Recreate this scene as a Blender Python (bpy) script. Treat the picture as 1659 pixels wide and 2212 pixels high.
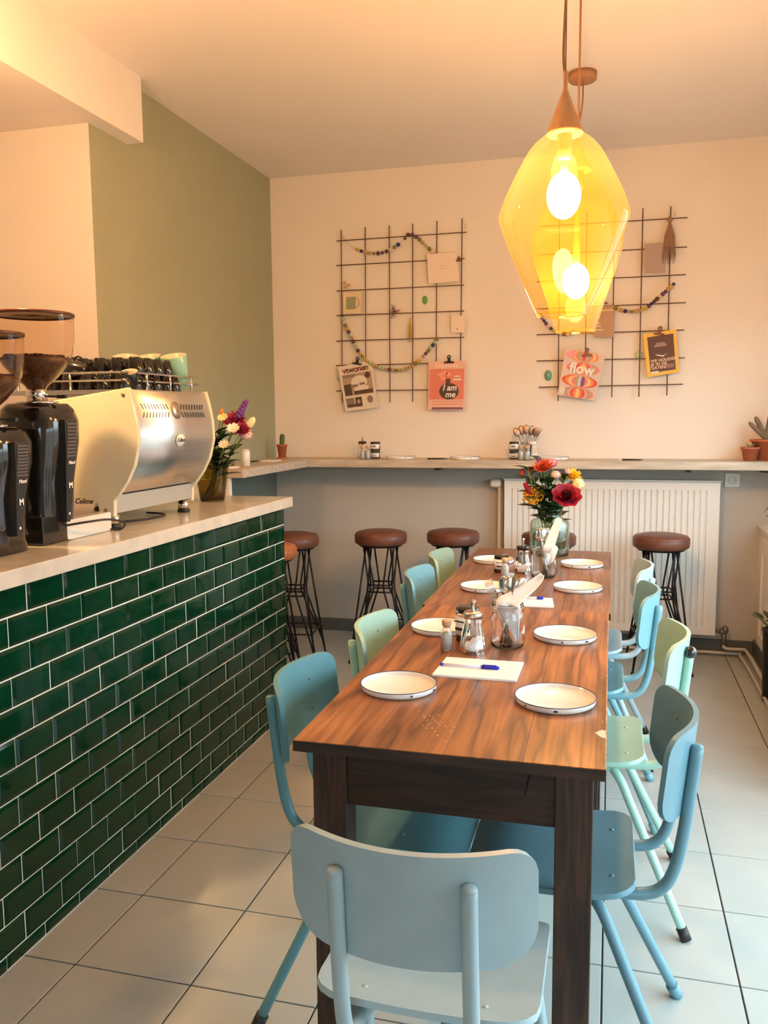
import bpy, bmesh, math, random
from mathutils import Vector, Matrix
random.seed(7)
PI=math.pi
SC=bpy.context.scene
for o in list(bpy.data.objects): bpy.data.objects.remove(o)
COL=SC.collection
# ------------------------------------------------------------------ camera
F=1835.73; H=1.40
M=((0.96621762,0.25759345,-0.00831479),(0.02115641,-0.11142691,-0.99354741),(-0.25685779,0.95980709,-0.1131124))
cam=bpy.data.cameras.new('camera'); co=bpy.data.objects.new('camera',cam); COL.objects.link(co)
cam.sensor_fit='HORIZONTAL'; cam.sensor_width=36; cam.lens=F/1659*36; cam.clip_start=.05
mw=Matrix.Identity(4)
for i in range(3):
    mw[i][0]=M[0][i]; mw[i][1]=-M[1][i]; mw[i][2]=-M[2][i]
mw[2][3]=H
co.matrix_world=mw; SC.camera=co
def at(px,py,ax,v):
    "photo pixel -> real point on the plane coordinate[ax]==v"
    a,b=(px-829.5)/F,(py-1106)/F
    d=[M[0][i]*a+M[1][i]*b+M[2][i] for i in range(3)]
    o=(0,0,H); t=(v-o[ax])/d[ax]
    return Vector([o[i]+d[i]*t for i in range(3)])
# ------------------------------------------------------------------ world and light
w=bpy.data.worlds.new('world'); SC.world=w; w.use_nodes=True
nt=w.node_tree; bg=nt.nodes['Background']
tc=nt.nodes.new('ShaderNodeTexCoord'); sx=nt.nodes.new('ShaderNodeSeparateXYZ'); rp=nt.nodes.new('ShaderNodeValToRGB')
nt.links.new(tc.outputs['Generated'],sx.inputs[0]); nt.links.new(sx.outputs[2],rp.inputs[0]); nt.links.new(rp.outputs[0],bg.inputs[0])
rp.color_ramp.elements[0].position=.0; rp.color_ramp.elements[0].color=(.16,.165,.16,1)
rp.color_ramp.elements[1].position=.12; rp.color_ramp.elements[1].color=(.68,.90,1.0,1)
bg.inputs[1].default_value=7.6
BULB_PENDANT=290.0; BULB_COUNTER=380.0; SPOT_W=70.0
vs=SC.view_settings
vs.view_transform='Standard'; vs.look='None'; vs.gamma=1; vs.use_curve_mapping=False; vs.exposure=0.25
SC.cycles.max_bounces=10; SC.cycles.transparent_max_bounces=24; SC.cycles.diffuse_bounces=5

# ------------------------------------------------------------------ materials
MAT={}
def mat(name,col,rough=.5,metal=0,nscale=0,namt=.15,bump=0,coat=0,spec=.5,emit=None,es=1,trans=0,ior=1.45,stretch=(1,1,1),col2=None):
    if name in MAT: return MAT[name]
    m=bpy.data.materials.new(name); m.use_nodes=True; N=m.node_tree.nodes; L=m.node_tree.links; b=N['Principled BSDF']
    b.inputs['Base Color'].default_value=(*col,1); b.inputs['Roughness'].default_value=rough; b.inputs['Metallic'].default_value=metal
    b.inputs['Coat Weight'].default_value=coat; b.inputs['Coat Roughness'].default_value=.05
    b.inputs['Specular IOR Level'].default_value=spec; b.inputs['IOR'].default_value=ior
    b.inputs['Transmission Weight'].default_value=trans
    if emit: b.inputs['Emission Color'].default_value=(*emit,1); b.inputs['Emission Strength'].default_value=es
    t=N.new('ShaderNodeTexCoord'); mp=N.new('ShaderNodeMapping'); mp.inputs['Scale'].default_value=stretch
    L.new(t.outputs['Object'],mp.inputs[0])
    n=N.new('ShaderNodeTexNoise'); n.inputs['Scale'].default_value=nscale or 6; n.inputs['Detail'].default_value=6
    L.new(mp.outputs[0],n.inputs['Vector'])
    r=N.new('ShaderNodeValToRGB'); c2=col2 or tuple(c*(1-namt) for c in col); amt=1 if nscale else .25
    r.color_ramp.elements[0].position=.35; r.color_ramp.elements[1].position=.65
    r.color_ramp.elements[0].color=(*[a*amt+b_*(1-amt) for a,b_ in zip(c2,col)],1); r.color_ramp.elements[1].color=(*col,1)
    L.new(n.outputs[0],r.inputs[0]); L.new(r.outputs[0],b.inputs['Base Color'])
    if bump:
        bu=N.new('ShaderNodeBump'); bu.inputs['Strength'].default_value=bump; bu.inputs['Distance'].default_value=.002
        L.new(n.outputs[0],bu.inputs['Height']); L.new(bu.outputs[0],b.inputs['Normal'])
    MAT[name]=m; return m
def glass(name,col,gloss=.12,milk=0.0,milkcol=None):
    if name in MAT: return MAT[name]
    m=bpy.data.materials.new(name); m.use_nodes=True; N=m.node_tree.nodes; L=m.node_tree.links
    N.remove(N['Principled BSDF']); out=N['Material Output']
    tr=N.new('ShaderNodeBsdfTransparent'); tr.inputs[0].default_value=(*col,1)
    gl=N.new('ShaderNodeBsdfGlossy'); gl.inputs['Roughness'].default_value=.03; gl.inputs[0].default_value=(1,1,1,1)
    fr=N.new('ShaderNodeLayerWeight'); fr.inputs[0].default_value=.45
    mm=N.new('ShaderNodeMath'); mm.operation='MULTIPLY_ADD'; mm.inputs[1].default_value=.75; mm.inputs[2].default_value=gloss*.4
    L.new(fr.outputs['Facing'],mm.inputs[0])
    # edge darkening of thicker glass seen edge-on comes from the facing weight
    pw=N.new('ShaderNodeMath'); pw.operation='POWER'; pw.inputs[1].default_value=2.5; L.new(mm.outputs[0],pw.inputs[0])
    mx=N.new('ShaderNodeMixShader'); L.new(pw.outputs[0],mx.inputs[0]); L.new(tr.outputs[0],mx.inputs[1]); L.new(gl.outputs[0],mx.inputs[2])
    last=mx
    if milk:
        tl=N.new('ShaderNodeBsdfTranslucent'); tl.inputs[0].default_value=(*(milkcol or col),1)
        nz=N.new('ShaderNodeTexNoise'); nz.inputs['Scale'].default_value=9
        m2=N.new('ShaderNodeMixShader'); m2.inputs[0].default_value=milk; L.new(mx.outputs[0],m2.inputs[1]); L.new(tl.outputs[0],m2.inputs[2]); last=m2
    L.new(last.outputs[0],out.inputs[0]); MAT[name]=m; return m
def emis(name,col,s):
    m=bpy.data.materials.new(name); m.use_nodes=True; N=m.node_tree.nodes; L=m.node_tree.links
    b=N['Principled BSDF']; b.inputs['Base Color'].default_value=(*col,1); b.inputs['Emission Color'].default_value=(*col,1); b.inputs['Emission Strength'].default_value=s
    return m
def wood(name,dark,mid,light,scale=1.0,rough=.35,coat=.15,axis=1):
    m=bpy.data.materials.new(name); m.use_nodes=True; N=m.node_tree.nodes; L=m.node_tree.links; b=N['Principled BSDF']
    t=N.new('ShaderNodeTexCoord'); mp=N.new('ShaderNodeMapping'); s=[9*scale]*3; s[axis]=.9*scale; mp.inputs['Scale'].default_value=s
    L.new(t.outputs['Object'],mp.inputs[0])
    wv=N.new('ShaderNodeTexNoise'); wv.inputs['Scale'].default_value=1.3; wv.inputs['Detail'].default_value=3; L.new(mp.outputs[0],wv.inputs['Vector'])
    ml=N.new('ShaderNodeMath'); ml.operation='MULTIPLY'; ml.inputs[1].default_value=14; L.new(wv.outputs[0],ml.inputs[0])
    fr=N.new('ShaderNodeMath'); fr.operation='PINGPONG'; fr.inputs[1].default_value=1; L.new(ml.outputs[0],fr.inputs[0])
    r=N.new('ShaderNodeValToRGB'); e=r.color_ramp.elements; e[0].color=(*dark,1); e[1].color=(*light,1); e.new(.45).color=(*mid,1)
    L.new(fr.outputs[0],r.inputs[0])
    n2=N.new('ShaderNodeTexNoise'); mp2=N.new('ShaderNodeMapping'); s2=[160*scale]*3; s2[axis]=5*scale; mp2.inputs['Scale'].default_value=s2
    L.new(t.outputs['Object'],mp2.inputs[0]); L.new(mp2.outputs[0],n2.inputs['Vector']); n2.inputs['Scale'].default_value=1; n2.inputs['Detail'].default_value=4
    mx=N.new('ShaderNodeMix'); mx.data_type='RGBA'; mx.blend_type='MULTIPLY'; mx.inputs[0].default_value=.55
    r2=N.new('ShaderNodeValToRGB'); r2.color_ramp.elements[0].position=.38; r2.color_ramp.elements[0].color=(.42,.36,.32,1); r2.color_ramp.elements[1].position=.6
    L.new(n2.outputs[0],r2.inputs[0]); L.new(r.outputs[0],mx.inputs[6]); L.new(r2.outputs[0],mx.inputs[7])
    n3=N.new('ShaderNodeTexNoise'); n3.inputs['Scale'].default_value=3.5; n3.inputs['Detail'].default_value=5; L.new(t.outputs['Object'],n3.inputs['Vector'])
    r3=N.new('ShaderNodeValToRGB'); r3.color_ramp.elements[0].position=.35; r3.color_ramp.elements[0].color=(.62,.58,.55,1); r3.color_ramp.elements[1].position=.65; r3.color_ramp.elements[1].color=(1.15,1.1,1.05,1)
    L.new(n3.outputs[0],r3.inputs[0])
    m3=N.new('ShaderNodeMix'); m3.data_type='RGBA'; m3.blend_type='MULTIPLY'; m3.inputs[0].default_value=.7
    L.new(mx.outputs[2],m3.inputs[6]); L.new(r3.outputs[0],m3.inputs[7]); L.new(m3.outputs[2],b.inputs['Base Color'])
    b.inputs['Roughness'].default_value=rough; b.inputs['Coat Weight'].default_value=coat; b.inputs['Coat Roughness'].default_value=.25
    bu=N.new('ShaderNodeBump'); bu.inputs['Strength'].default_value=.25; bu.inputs['Distance'].default_value=.001
    L.new(n2.outputs[0],bu.inputs['Height']); L.new(bu.outputs[0],b.inputs['Normal'])
    return m
def brushed(name,col,rough,axis=2):
    m=mat(name,col,rough,1,nscale=1,namt=.12,stretch=(3,3,3)); 
    mp=[n for n in m.node_tree.nodes if n.type=='MAPPING'][0]; s=[4]*3; s[axis]=300; mp.inputs['Scale'].default_value=s
    b=m.node_tree.nodes['Principled BSDF']; b.inputs['Anisotropic'].default_value=.6
    return m

white_wall=mat('warm_white_plaster',(.80,.75,.68),.85,nscale=2.5,namt=.04,bump=.05)
grey_wall=mat('light_grey_paint',(.52,.49,.44),.7,nscale=2.5,namt=.05,bump=.05)
sage_wall=mat('sage_green_paint',(.36,.37,.245),.8,nscale=2.5,namt=.05,bump=.05)
darksage=mat('dark_grey_green_paint',(.17,.18,.15),.8,nscale=3,namt=.06)  # lower left wall, darker and greyer than the sage above
ceil_m=mat('ceiling_plaster',(.78,.74,.68),.9,nscale=2,namt=.03)
floor_tile_m=mat('grey_floor_tile',(.43,.455,.44),.30,nscale=5,namt=.07,bump=.03)
grout_d=mat('dark_floor_grout',(.05,.045,.04),.9)
grout_w=mat('white_tile_grout',(.82,.83,.78),.9)
green=mat('bottle_green_glaze',(.002,.034,.014),.06,nscale=7,namt=.35,coat=0,spec=.35,bump=.12)
skirt=mat('dark_grey_skirting',(.10,.11,.11),.5)
worktop_m=mat('pale_stone_worktop',(.66,.60,.50),.22,nscale=14,namt=.14,coat=.2)
shelf_m=mat('whitewashed_wood',(.60,.52,.42),.5,nscale=5,namt=.3,stretch=(1,8,8))
rad_m=mat('white_radiator_enamel',(.80,.80,.77),.35)
pvc=mat('white_plastic',(.78,.78,.75),.4)
black_metal=mat('black_steel_rod',(.015,.015,.016),.38,.5)
rust=mat('brown_steel_rod',(.17,.085,.05),.6,.1,nscale=30,namt=.3)
leather=mat('tan_leather',(.16,.058,.034),.42,nscale=25,namt=.25,bump=.3)
leather2=mat('bright_tan_leather',(.48,.15,.05),.42,nscale=25,namt=.25,bump=.3)
chrome=mat('polished_steel',(.75,.75,.74),.12,1)
steel=mat('satin_steel',(.62,.61,.58),.3,1)
cream=mat('cream_enamel',(.72,.68,.50),.25,coat=.4)
black_gloss=mat('glossy_black_plastic',(.012,.011,.011),.12,coat=.6)
black_matt=mat('matt_black_plastic',(.02,.02,.02),.5)
grille_m=mat('brown_grey_grille',(.10,.08,.07),.5)
whitep=mat('white_print',(.85,.84,.8),.6)
paper=mat('white_paper',(.85,.85,.88),.8)
napkin_m=mat('white_napkin',(.88,.88,.88),.9,nscale=60,namt=.05,bump=.1)
enamel=mat('white_plate_enamel',(.86,.85,.82),.16,coat=.4)
rim_blue=mat('dark_blue_rim',(.03,.035,.09),.3)
chip_m=mat('bare_metal_chip',(.03,.025,.03),.6)
blue_pl=mat('blue_pen_plastic',(.01,.03,.55),.3)
clear=mat('clear_glass',(.97,.98,.98),.0,trans=1,ior=1.45,namt=0)
clear_green=mat('pale_green_glass',(.80,.90,.85),.0,trans=1,ior=1.45,namt=0)
amber_green=mat('amber_green_glass',(.52,.44,.09),.0,trans=1,ior=1.45,namt=0)
window_glass=glass('window_glass',(.97,.98,.98),.05)
hopper_glass=glass('brown_tinted_hopper',(.93,.84,.74),.15)
lid_brown=mat('brown_translucent_lid',(.10,.035,.015),.25)
amber=glass('amber_lamp_glass',(1.0,.90,.62),.12,milk=.024,milkcol=(1,.80,.16))
cone_m=mat('oak_cone',(.62,.34,.16),.55,nscale=8,namt=.2,stretch=(8,8,1))
cord_m=mat('brown_fabric_cord',(.35,.17,.08),.8)
terracotta=mat('terracotta',(.48,.15,.07),.85,nscale=12,namt=.15)
cactus_m=mat('cactus_green',(.10,.15,.05),.7,nscale=20,namt=.3)
soil_m=mat('soil',(.05,.035,.025),.95,nscale=30,namt=.4,bump=.5)
leaf_m=mat('leaf_green',(.035,.085,.028),.5,nscale=10,namt=.35)
stem_m=mat('stem_green',(.16,.26,.07),.6)
beans_m=mat('coffee_beans',(.12,.05,.025),.5,nscale=60,namt=.5,bump=.6)
sugar_m=mat('white_sugar',(.88,.88,.88),.9,nscale=80,namt=.05)
salt_m=mat('cream_salt',(.80,.78,.70),.9)
cork_m=mat('pale_cork',(.66,.44,.27),.8,nscale=40,namt=.2)
tabletop_m=wood('worn_pine_top',(.14,.052,.018),(.33,.13,.044),(.42,.18,.062),.8,.36,.25)
tabletop2_m=wood('worn_pine_top_dark',(.17,.075,.035),(.25,.115,.055),(.31,.15,.078),1.0,.38,.25)
table_dark=wood('dark_stained_pine',(.022,.009,.005),(.045,.018,.009),(.07,.030,.016),1.2,.6,.0,axis=2)
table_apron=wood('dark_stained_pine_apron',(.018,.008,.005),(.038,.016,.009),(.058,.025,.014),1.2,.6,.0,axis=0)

# ------------------------------------------------------------------ mesh helpers
class MB:
    def __init__(s): s.v=[]; s.f=[]; s.sm=[]
    def add(s,vs,fs,smooth=False):
        n=len(s.v); s.v+= [tuple(v) for v in vs]
        for f in fs: s.f.append(tuple(i+n for i in f)); s.sm.append(smooth)
        return s
    def box(s,a,b,mtx=None):
        x0,y0,z0=a;x1,y1,z1=b
        vs=[Vector(p) for p in ((x0,y0,z0),(x1,y0,z0),(x1,y1,z0),(x0,y1,z0),(x0,y0,z1),(x1,y0,z1),(x1,y1,z1),(x0,y1,z1))]
        if mtx: vs=[mtx@v for v in vs]
        return s.add(vs,[(3,2,1,0),(4,5,6,7),(0,1,5,4),(1,2,6,5),(2,3,7,6),(3,0,4,7)])
    def tube(s,pts,r,n=10,cap=True):
        pts=[Vector(p) for p in pts]; k=len(pts)
        rs=r if isinstance(r,(list,tuple)) else [r]*k
        tn=[(pts[min(i+1,k-1)]-pts[max(i-1,0)]).normalized() for i in range(k)]
        u=Vector((0,0,1)) if abs(tn[0].z)<.9 else Vector((1,0,0))
        vs=[];fs=[]
        for i in range(k):
            u=(u-tn[i]*u.dot(tn[i])).normalized(); w_=tn[i].cross(u)
            for j in range(n):
                a=2*PI*j/n; vs.append(pts[i]+(u*math.cos(a)+w_*math.sin(a))*rs[i])
        for i in range(k-1):
            for j in range(n):
                a=i*n+j;b=i*n+(j+1)%n; fs.append((a,b,b+n,a+n))
        s.add(vs,fs,True)
        if cap:
            s.add(vs[:n],[tuple(range(n))[::-1]]); s.add(vs[-n:],[tuple(range(n))])
        return s
    def lathe(s,prof,n=32,c=(0,0,0),smooth=True,closed=False):
        vs=[];fs=[];k=len(prof)
        for r,z in prof:
            for j in range(n):
                a=2*PI*j/n; vs.append((c[0]+max(r,1e-5)*math.cos(a),c[1]+max(r,1e-5)*math.sin(a),c[2]+z))
        for i in range(k-1):
            for j in range(n):
                a=i*n+j;b=i*n+(j+1)%n; fs.append((a,b,b+n,a+n))
        return s.add(vs,fs,smooth)
    def prism(s,poly,a,b,ax=1):
        "poly in the two other axes, extruded along ax from a to b"
        n=len(poly)
        def P(p,t):
            l=list(p); l.insert(ax,t); return l
        vs=[P(p,a) for p in poly]+[P(p,b) for p in poly]
        fs=[tuple(range(n))[::-1],tuple(range(n,2*n))]+[(i,(i+1)%n,(i+1)%n+n,i+n) for i in range(n)]
        return s.add(vs,fs)
    def ball(s,c,r,n=10,m=6,sc=(1,1,1),mtx=None):
        vs=[];fs=[]
        for i in range(m+1):
            t=PI*i/m
            for j in range(n):
                a=2*PI*j/n; p=Vector((r*sc[0]*math.sin(t)*math.cos(a),r*sc[1]*math.sin(t)*math.sin(a),r*sc[2]*math.cos(t)))
                if mtx: p=mtx@p
                vs.append(p+Vector(c))
        for i in range(m):
            for j in range(n):
                a=i*n+j;b=i*n+(j+1)%n; fs.append((a,a+n,b+n,b))
        return s.add(vs,fs,True)
    def petal(s,p0,d,up,L,W,bend=.3,n=6):
        return s.leaf(p0,d,up,L,W,bend,n,True)
    def leaf(s,p0,d,up,L,W,bend=.3,n=5,rnd=False):
        "a pointed leaf blade from p0 in direction d"
        p0=Vector(p0); d=Vector(d).normalized(); up=Vector(up); sd=d.cross(up).normalized(); up=sd.cross(d).normalized()
        vs=[];fs=[]
        for i in range(n+1):
            t=i/n; c=p0+d*(L*t)-up*(bend*L*t*t); wd=W*(math.sqrt(max(0,1-((t-.62)/.62)**2)) if t<.62 else math.sqrt(max(.02,1-((t-.62)/.385)**2))) if rnd else W*math.sin(PI*min(1,t*.92+.05))**.8
            vs+= [c-sd*wd/2+up*wd*.15,c,c+sd*wd/2+up*wd*.15]
        for i in range(n):
            a=3*i; fs+=[(a,a+1,a+4,a+3),(a+1,a+2,a+5,a+4)]
        return s.add(vs,fs,True)
    def build(s,name,m,parent=None,bevel=0,loc=(0,0,0),solid=0,seg=2,weld=True):
        me=bpy.data.meshes.new(name); me.from_pydata(s.v,[],s.f); me.polygons.foreach_set('use_smooth',s.sm)
        bm=bmesh.new(); bm.from_mesh(me)
        if weld: bmesh.ops.remove_doubles(bm,verts=bm.verts,dist=1e-6)
        bmesh.ops.recalc_face_normals(bm,faces=bm.faces)
        if bevel:
            es=[e for e in bm.edges if len(e.link_faces)==2 and e.calc_face_angle(0)>.6]
            bmesh.ops.bevel(bm,geom=es,offset=bevel,segments=seg,profile=.6,affect='EDGES',clamp_overlap=True)
        bm.to_mesh(me); bm.free(); me.update()
        me.materials.append(m)
        o=bpy.data.objects.new(name,me); COL.objects.link(o); o.location=loc
        if parent: o.parent=parent
        if solid:
            sd=o.modifiers.new('s','SOLIDIFY'); sd.thickness=solid; sd.offset=0
        return o
def thing(name,label,cat,loc=(0,0,0),rz=0,group=None):
    o=bpy.data.objects.new(name,None); COL.objects.link(o); o.location=loc; o.rotation_euler=(0,0,rz); o.empty_display_size=.05
    return tag(o,label,cat,group)
def tag(o,label,cat,group=None):
    o['label']=label; o['category']=cat
    if group: o['group']=group
    return o
def struct(o): o['kind']='structure'; return o
def dup(o,loc=None,rot=None,label=None,group=None,parent=None):
    c=o.copy(); COL.objects.link(c)
    if parent: c.parent=parent
    if loc is not None: c.location=loc
    if rot is not None: c.rotation_euler=rot
    if label: c['label']=label
    if group: c['group']=group
    for ch in [k for k in bpy.data.objects if k.parent==o]: dup(ch,parent=c)
    return c
def text(s,size,m,parent,loc,rot,name='lettering',align='CENTER',ext=.0006,shear=0,bold=0,sp=1.0,scale=(1,1,1)):
    cu=bpy.data.curves.new(name,'FONT'); cu.body=s; cu.size=size; cu.extrude=ext; cu.align_x=align; cu.align_y='CENTER'; cu.shear=shear; cu.offset=bold; cu.space_character=sp
    cu.resolution_u=3
    t=bpy.data.objects.new('tmp',cu); COL.objects.link(t)
    me=bpy.data.meshes.new_from_object(t.evaluated_get(bpy.context.evaluated_depsgraph_get())); bpy.data.objects.remove(t)
    me.materials.clear(); me.materials.append(m)
    o=bpy.data.objects.new(name,me); COL.objects.link(o); o.parent=parent; o.location=loc; o.rotation_euler=rot; o.scale=scale
    return o
def arc(c,r,a0,a1,n,ax=(0,2)):
    out=[]
    for i in range(n+1):
        a=a0+(a1-a0)*i/n; p=list(c); p[ax[0]]+=r*math.cos(a); p[ax[1]]+=r*math.sin(a); out.append(tuple(p))
    return out
def smoothpath(pts,n=6):
    "Catmull-Rom through pts"
    P=[Vector(p) for p in pts]; P=[P[0]*2-P[1]]+P+[P[-1]*2-P[-2]]; out=[]
    for i in range(1,len(P)-2):
        for k in range(n):
            t=k/n; a,b,c,d=P[i-1],P[i],P[i+1],P[i+2]
            out.append(.5*((2*b)+(c-a)*t+(2*a-5*b+4*c-d)*t*t+(3*b-a-3*c+d)*t**3))
    out.append(P[-2]); return out

# ================================================================== SETTING
YW=5.2; DY=3.15; XL=-2.12; XR=.83; CZ=2.89; YF=-2.6; XF=-3.6; YP=3.24; XG=1.12
TP=.3285
# floor
fl=struct(MB().box((XF,YF,-.06),(XG+.1,YW,-.004)).build('floor',grout_d))
tile_me={}
def floor_tile(x0,y0,x1,y1):
    k=(round(x1-x0,3),round(y1-y0,3))
    if k not in tile_me:
        o=MB().box((0,0,-.012),(x1-x0,y1-y0,0)).build('tile',floor_tile_m,fl,bevel=.0012,seg=1); tile_me[k]=o.data; o.location=(x0,y0,0); return
    o=bpy.data.objects.new('tile',tile_me[k]); COL.objects.link(o); o.parent=fl; o.location=(x0,y0,random.uniform(-.0004,.0003))
g=.0022
ix=-6
while True:
    xa=-1.309+TP*ix; xb=xa+TP; ix+=1
    if xa>=XG: break
    iy=-6
    while True:
        ya=1.769+TP*iy; yb=ya+TP; iy+=1
        if ya>=YW: break
        if xb<XF or xb<-2.9: continue
        a=max(xa,XF)+g; b=min(xb,XR if yb>DY else XG); c=ya+g; d=min(yb,YW)
        if b-a<.02 or d-c<.02: continue
        if (b<-1.5 and c<3.6): continue    # under the counter block
        floor_tile(a,c,b-g,d-g)
# ceiling
struct(MB().box((XF,YF,CZ),(XG+.1,YW+.1,CZ+.1)).build('ceiling',ceil_m))
struct(MB().box((XF,YF,2.613),(-2.04,3.535,CZ)).build('trim_1',white_wall))
# walls
wb=struct(MB().box((XL-.1,YW,1.10),(XG+.1,YW+.1,CZ)).build('wall_back',white_wall))
MB().box((XL-.1,YW,0),(XG+.1,YW+.1,1.10)).build('lower_wall',grey_wall,wb)
wl=struct(MB().box((XL-.12,YP+.001,1.10),(XL,YW+.1,CZ)).build('wall_left',sage_wall))
MB().box((XL-.12,YP+.001,0),(XL,YW+.1,1.10)).build('lower_wall',darksage,wl)
struct(MB().box((XF,YP,0),(XL-.001,YP+.0009,CZ)).build('wall_side',white_wall))
struct(MB().box((XF-.1,YF,0),(XF,YP+.1,CZ)).build('wall_bar',white_wall))
# front wall with shop window
wf=MB(); wf.box((XF,YF-.1,0),(-.45,YF,CZ)); wf.box((-.45,YF-.1,0),(XG,YF,.7)); wf.box((-.45,YF-.1,2.1),(XG,YF,CZ)); struct(wf.build('wall_front',white_wall))
wn=MB()
for x in (-.45,.30,1.05): wn.box((x,YF-.08,.7),(x+.06,YF-.02,2.1))
wn.box((-.45,YF-.08,.7),(XG,YF-.02,.76)); wn.box((-.45,YF-.08,2.04),(XG,YF-.02,2.1))
w1=struct(wn.build('window_1',pvc,bevel=.004))
MB().box((-.45,YF-.052,.7),(XG,YF-.047,2.1)).build('pane',window_glass,w1)
# right wall: parapet, bulkhead, window

wr=MB(); wr.box((XR,DY,0),(XG+.08,YW,.74)); wr.box((XR+.12,YF,2.55),(XG+.08,YW,CZ)); wr.box((XR,YF,0),(XG+.08,.80,2.55)); wr.box((XG-.02,4.62,.74),(XG+.08,YW,2.55))
wr=struct(wr.build('wall_right',white_wall,weld=False))
MB().box((XR-.012,DY,.10),(XR,5.10,.16)).build('panel_rail',white_wall,wr,bevel=.003)
MB().box((XR-.012,DY,.62),(XR,5.10,.70)).build('panel_rail',white_wall,wr,bevel=.003)
for y in (5.04,4.1,3.15): MB().box((XR-.012,y,.16),(XR,y+.06,.62)).build('panel_stile',white_wall,wr,bevel=.003)
struct(MB().box((XR-.015,DY,.74),(XG-.021,YW-.001,.762)).build('trim_2',pvc,bevel=.004))
wn=MB()
for y in (DY,4.55): wn.box((XG,y,.765),(XG+.06,y+.07,2.55))
wn.box((XG,DY,.765),(XG+.06,4.62,.83)); wn.box((XG,DY,2.48),(XG+.06,4.62,2.55))
w2=struct(wn.build('window_2',pvc,bevel=.004))
MB().box((XG+.028,DY+.01,.77),(XG+.033,4.61,2.55)).build('pane',window_glass,w2)
wn=MB()
for y in (.80,1.95,DY-.07): wn.box((XG,y,.0),(XG+.06,y+.07,2.55))
wn.box((XG,.8,0),(XG+.06,DY,.09)); wn.box((XG,.8,2.48),(XG+.06,DY,2.55))
w3=struct(wn.build('window_3',pvc,bevel=.004))
MB().box((XG+.028,.81,.02),(XG+.033,DY-.01,2.55)).build('pane',window_glass,w3)
cloth=mat('cream_blind_cloth',(.62,.56,.48),.9)
for i,(ya,yb) in enumerate(((.84,1.93),(2.02,3.1),(3.2,4.56))):  # near two blinds are unseen additions cutting daylight; all drops set for that
    t=thing('roller_blind',['cream roller blind nearest the front window, half lowered','cream roller blind in the middle of the right windows, half lowered','cream roller blind by the back corner, half lowered'][i],'blind',(XG-.045,(ya+yb)/2,0),group='roller blinds of the right windows')
    h=(yb-ya)/2
    zl=(1.62,1.62,2.05)[i]
    MB().box((.010,-h,zl),(.013,h,2.50)).build('cloth',cloth,t); MB().tube([(.0,-h,2.51),(.0,h,2.51)],.020,12).build('roller',pvc,t); MB().box((.004,-h,zl-.02),(.019,h,zl+.005)).build('hem_bar',pvc,t)
# skirtings
struct(MB().box((XL+.001,YW-.016,0),(XR,YW,.080)).build('baseboard_back',skirt,bevel=.002))
struct(MB().box((XR-.016,DY,0),(XR,YW-.017,.095)).build('baseboard_right',skirt,bevel=.002))
struct(MB().box((XL,3.7,0),(XL+.016,YW-.017,.080)).build('baseboard_left',skirt,bevel=.002))

# ================================================================== BAR COUNTER
CX=-1.455; CY0=.892; CY1=3.655; PT=.1535; RH=.0783
ct=thing('service_counter','long service counter with bottle-green metro tiles and a pale stone worktop','counter',(CX,CY0,0))
MB().box((-.62,0,0),(-.0045,CY1-CY0-.001,.984)).build('carcass',grout_w,ct)
def bevel_tile(L,Hh):
    m=MB(); i=.009; t=.006
    vs=[(-.009,0,0),(-.009,L,0),(-.009,L,Hh),(-.009,0,Hh),(-.003,0,0),(-.003,L,0),(-.003,L,Hh),(-.003,0,Hh),(.001,i,i),(.001,L-i,i),(.001,L-i,Hh-i),(.001,i,Hh-i)]
    fs=[(0,4,5,1),(1,5,6,2),(2,6,7,3),(3,7,4,0),(4,8,9,5),(5,9,10,6),(6,10,11,7),(7,11,8,4),(8,11,10,9),(0,1,2,3)]
    m.add(vs,fs); return m
GW=.0044; tm={}
ntile=0
for r in range(13):
    ztop=.980-r*RH; zb=max(ztop-RH,0.002)+ (GW/2); hh=ztop-GW/2-zb
    if hh<.01: continue
    y=-(PT/2 if r%2 else 0.0)+ .041
    y-=PT
    while y<CY1-CY0:
        a=max(y,0)+GW/2; b=min(y+PT,CY1-CY0)-GW/2
        if b-a>.012:
            k=(round(b-a,3),round(hh,3))
            if k not in tm: o=bevel_tile(b-a,hh).build('tile',green,ct); tm[k]=o.data
            else: o=bpy.data.objects.new('tile',tm[k]); COL.objects.link(o); o.parent=ct
            o.location=(random.uniform(-.0004,.0004),a,zb); o.rotation_euler=(random.uniform(-.002,.002),random.uniform(-.006,.006),random.uniform(-.006,.006)); ntile+=1
        y+=PT
MB().box((-.66,-.02,.985),(.038,CY1-CY0+.012,1.03)).build('worktop',worktop_m,ct,bevel=.003)

# ================================================================== WALL SHELF (L-shaped)
sh=thing('wall_shelf','whitewashed wooden L-shaped bar shelf along the left and back walls','shelf',(0,0,0))
MB().box((XL+.001,4.885,1.09),(XG-.03,YW-.001,1.135)).build('board',shelf_m,sh,bevel=.003)
MB().box((XL+.001,3.95,1.0905),(-1.79,4.884,1.1345)).build('board',shelf_m,sh,bevel=.003)
MB().box((XL+.001,3.955,.0),(-1.87,3.985,1.089)).build('end_panel',white_wall,sh,bevel=.002)
for x in (-.99,-.23,.41,.80): MB().box((x-.012,4.905,1.076),(x+.012,YW-.001,1.089)).build('bracket',black_metal,sh)

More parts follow.
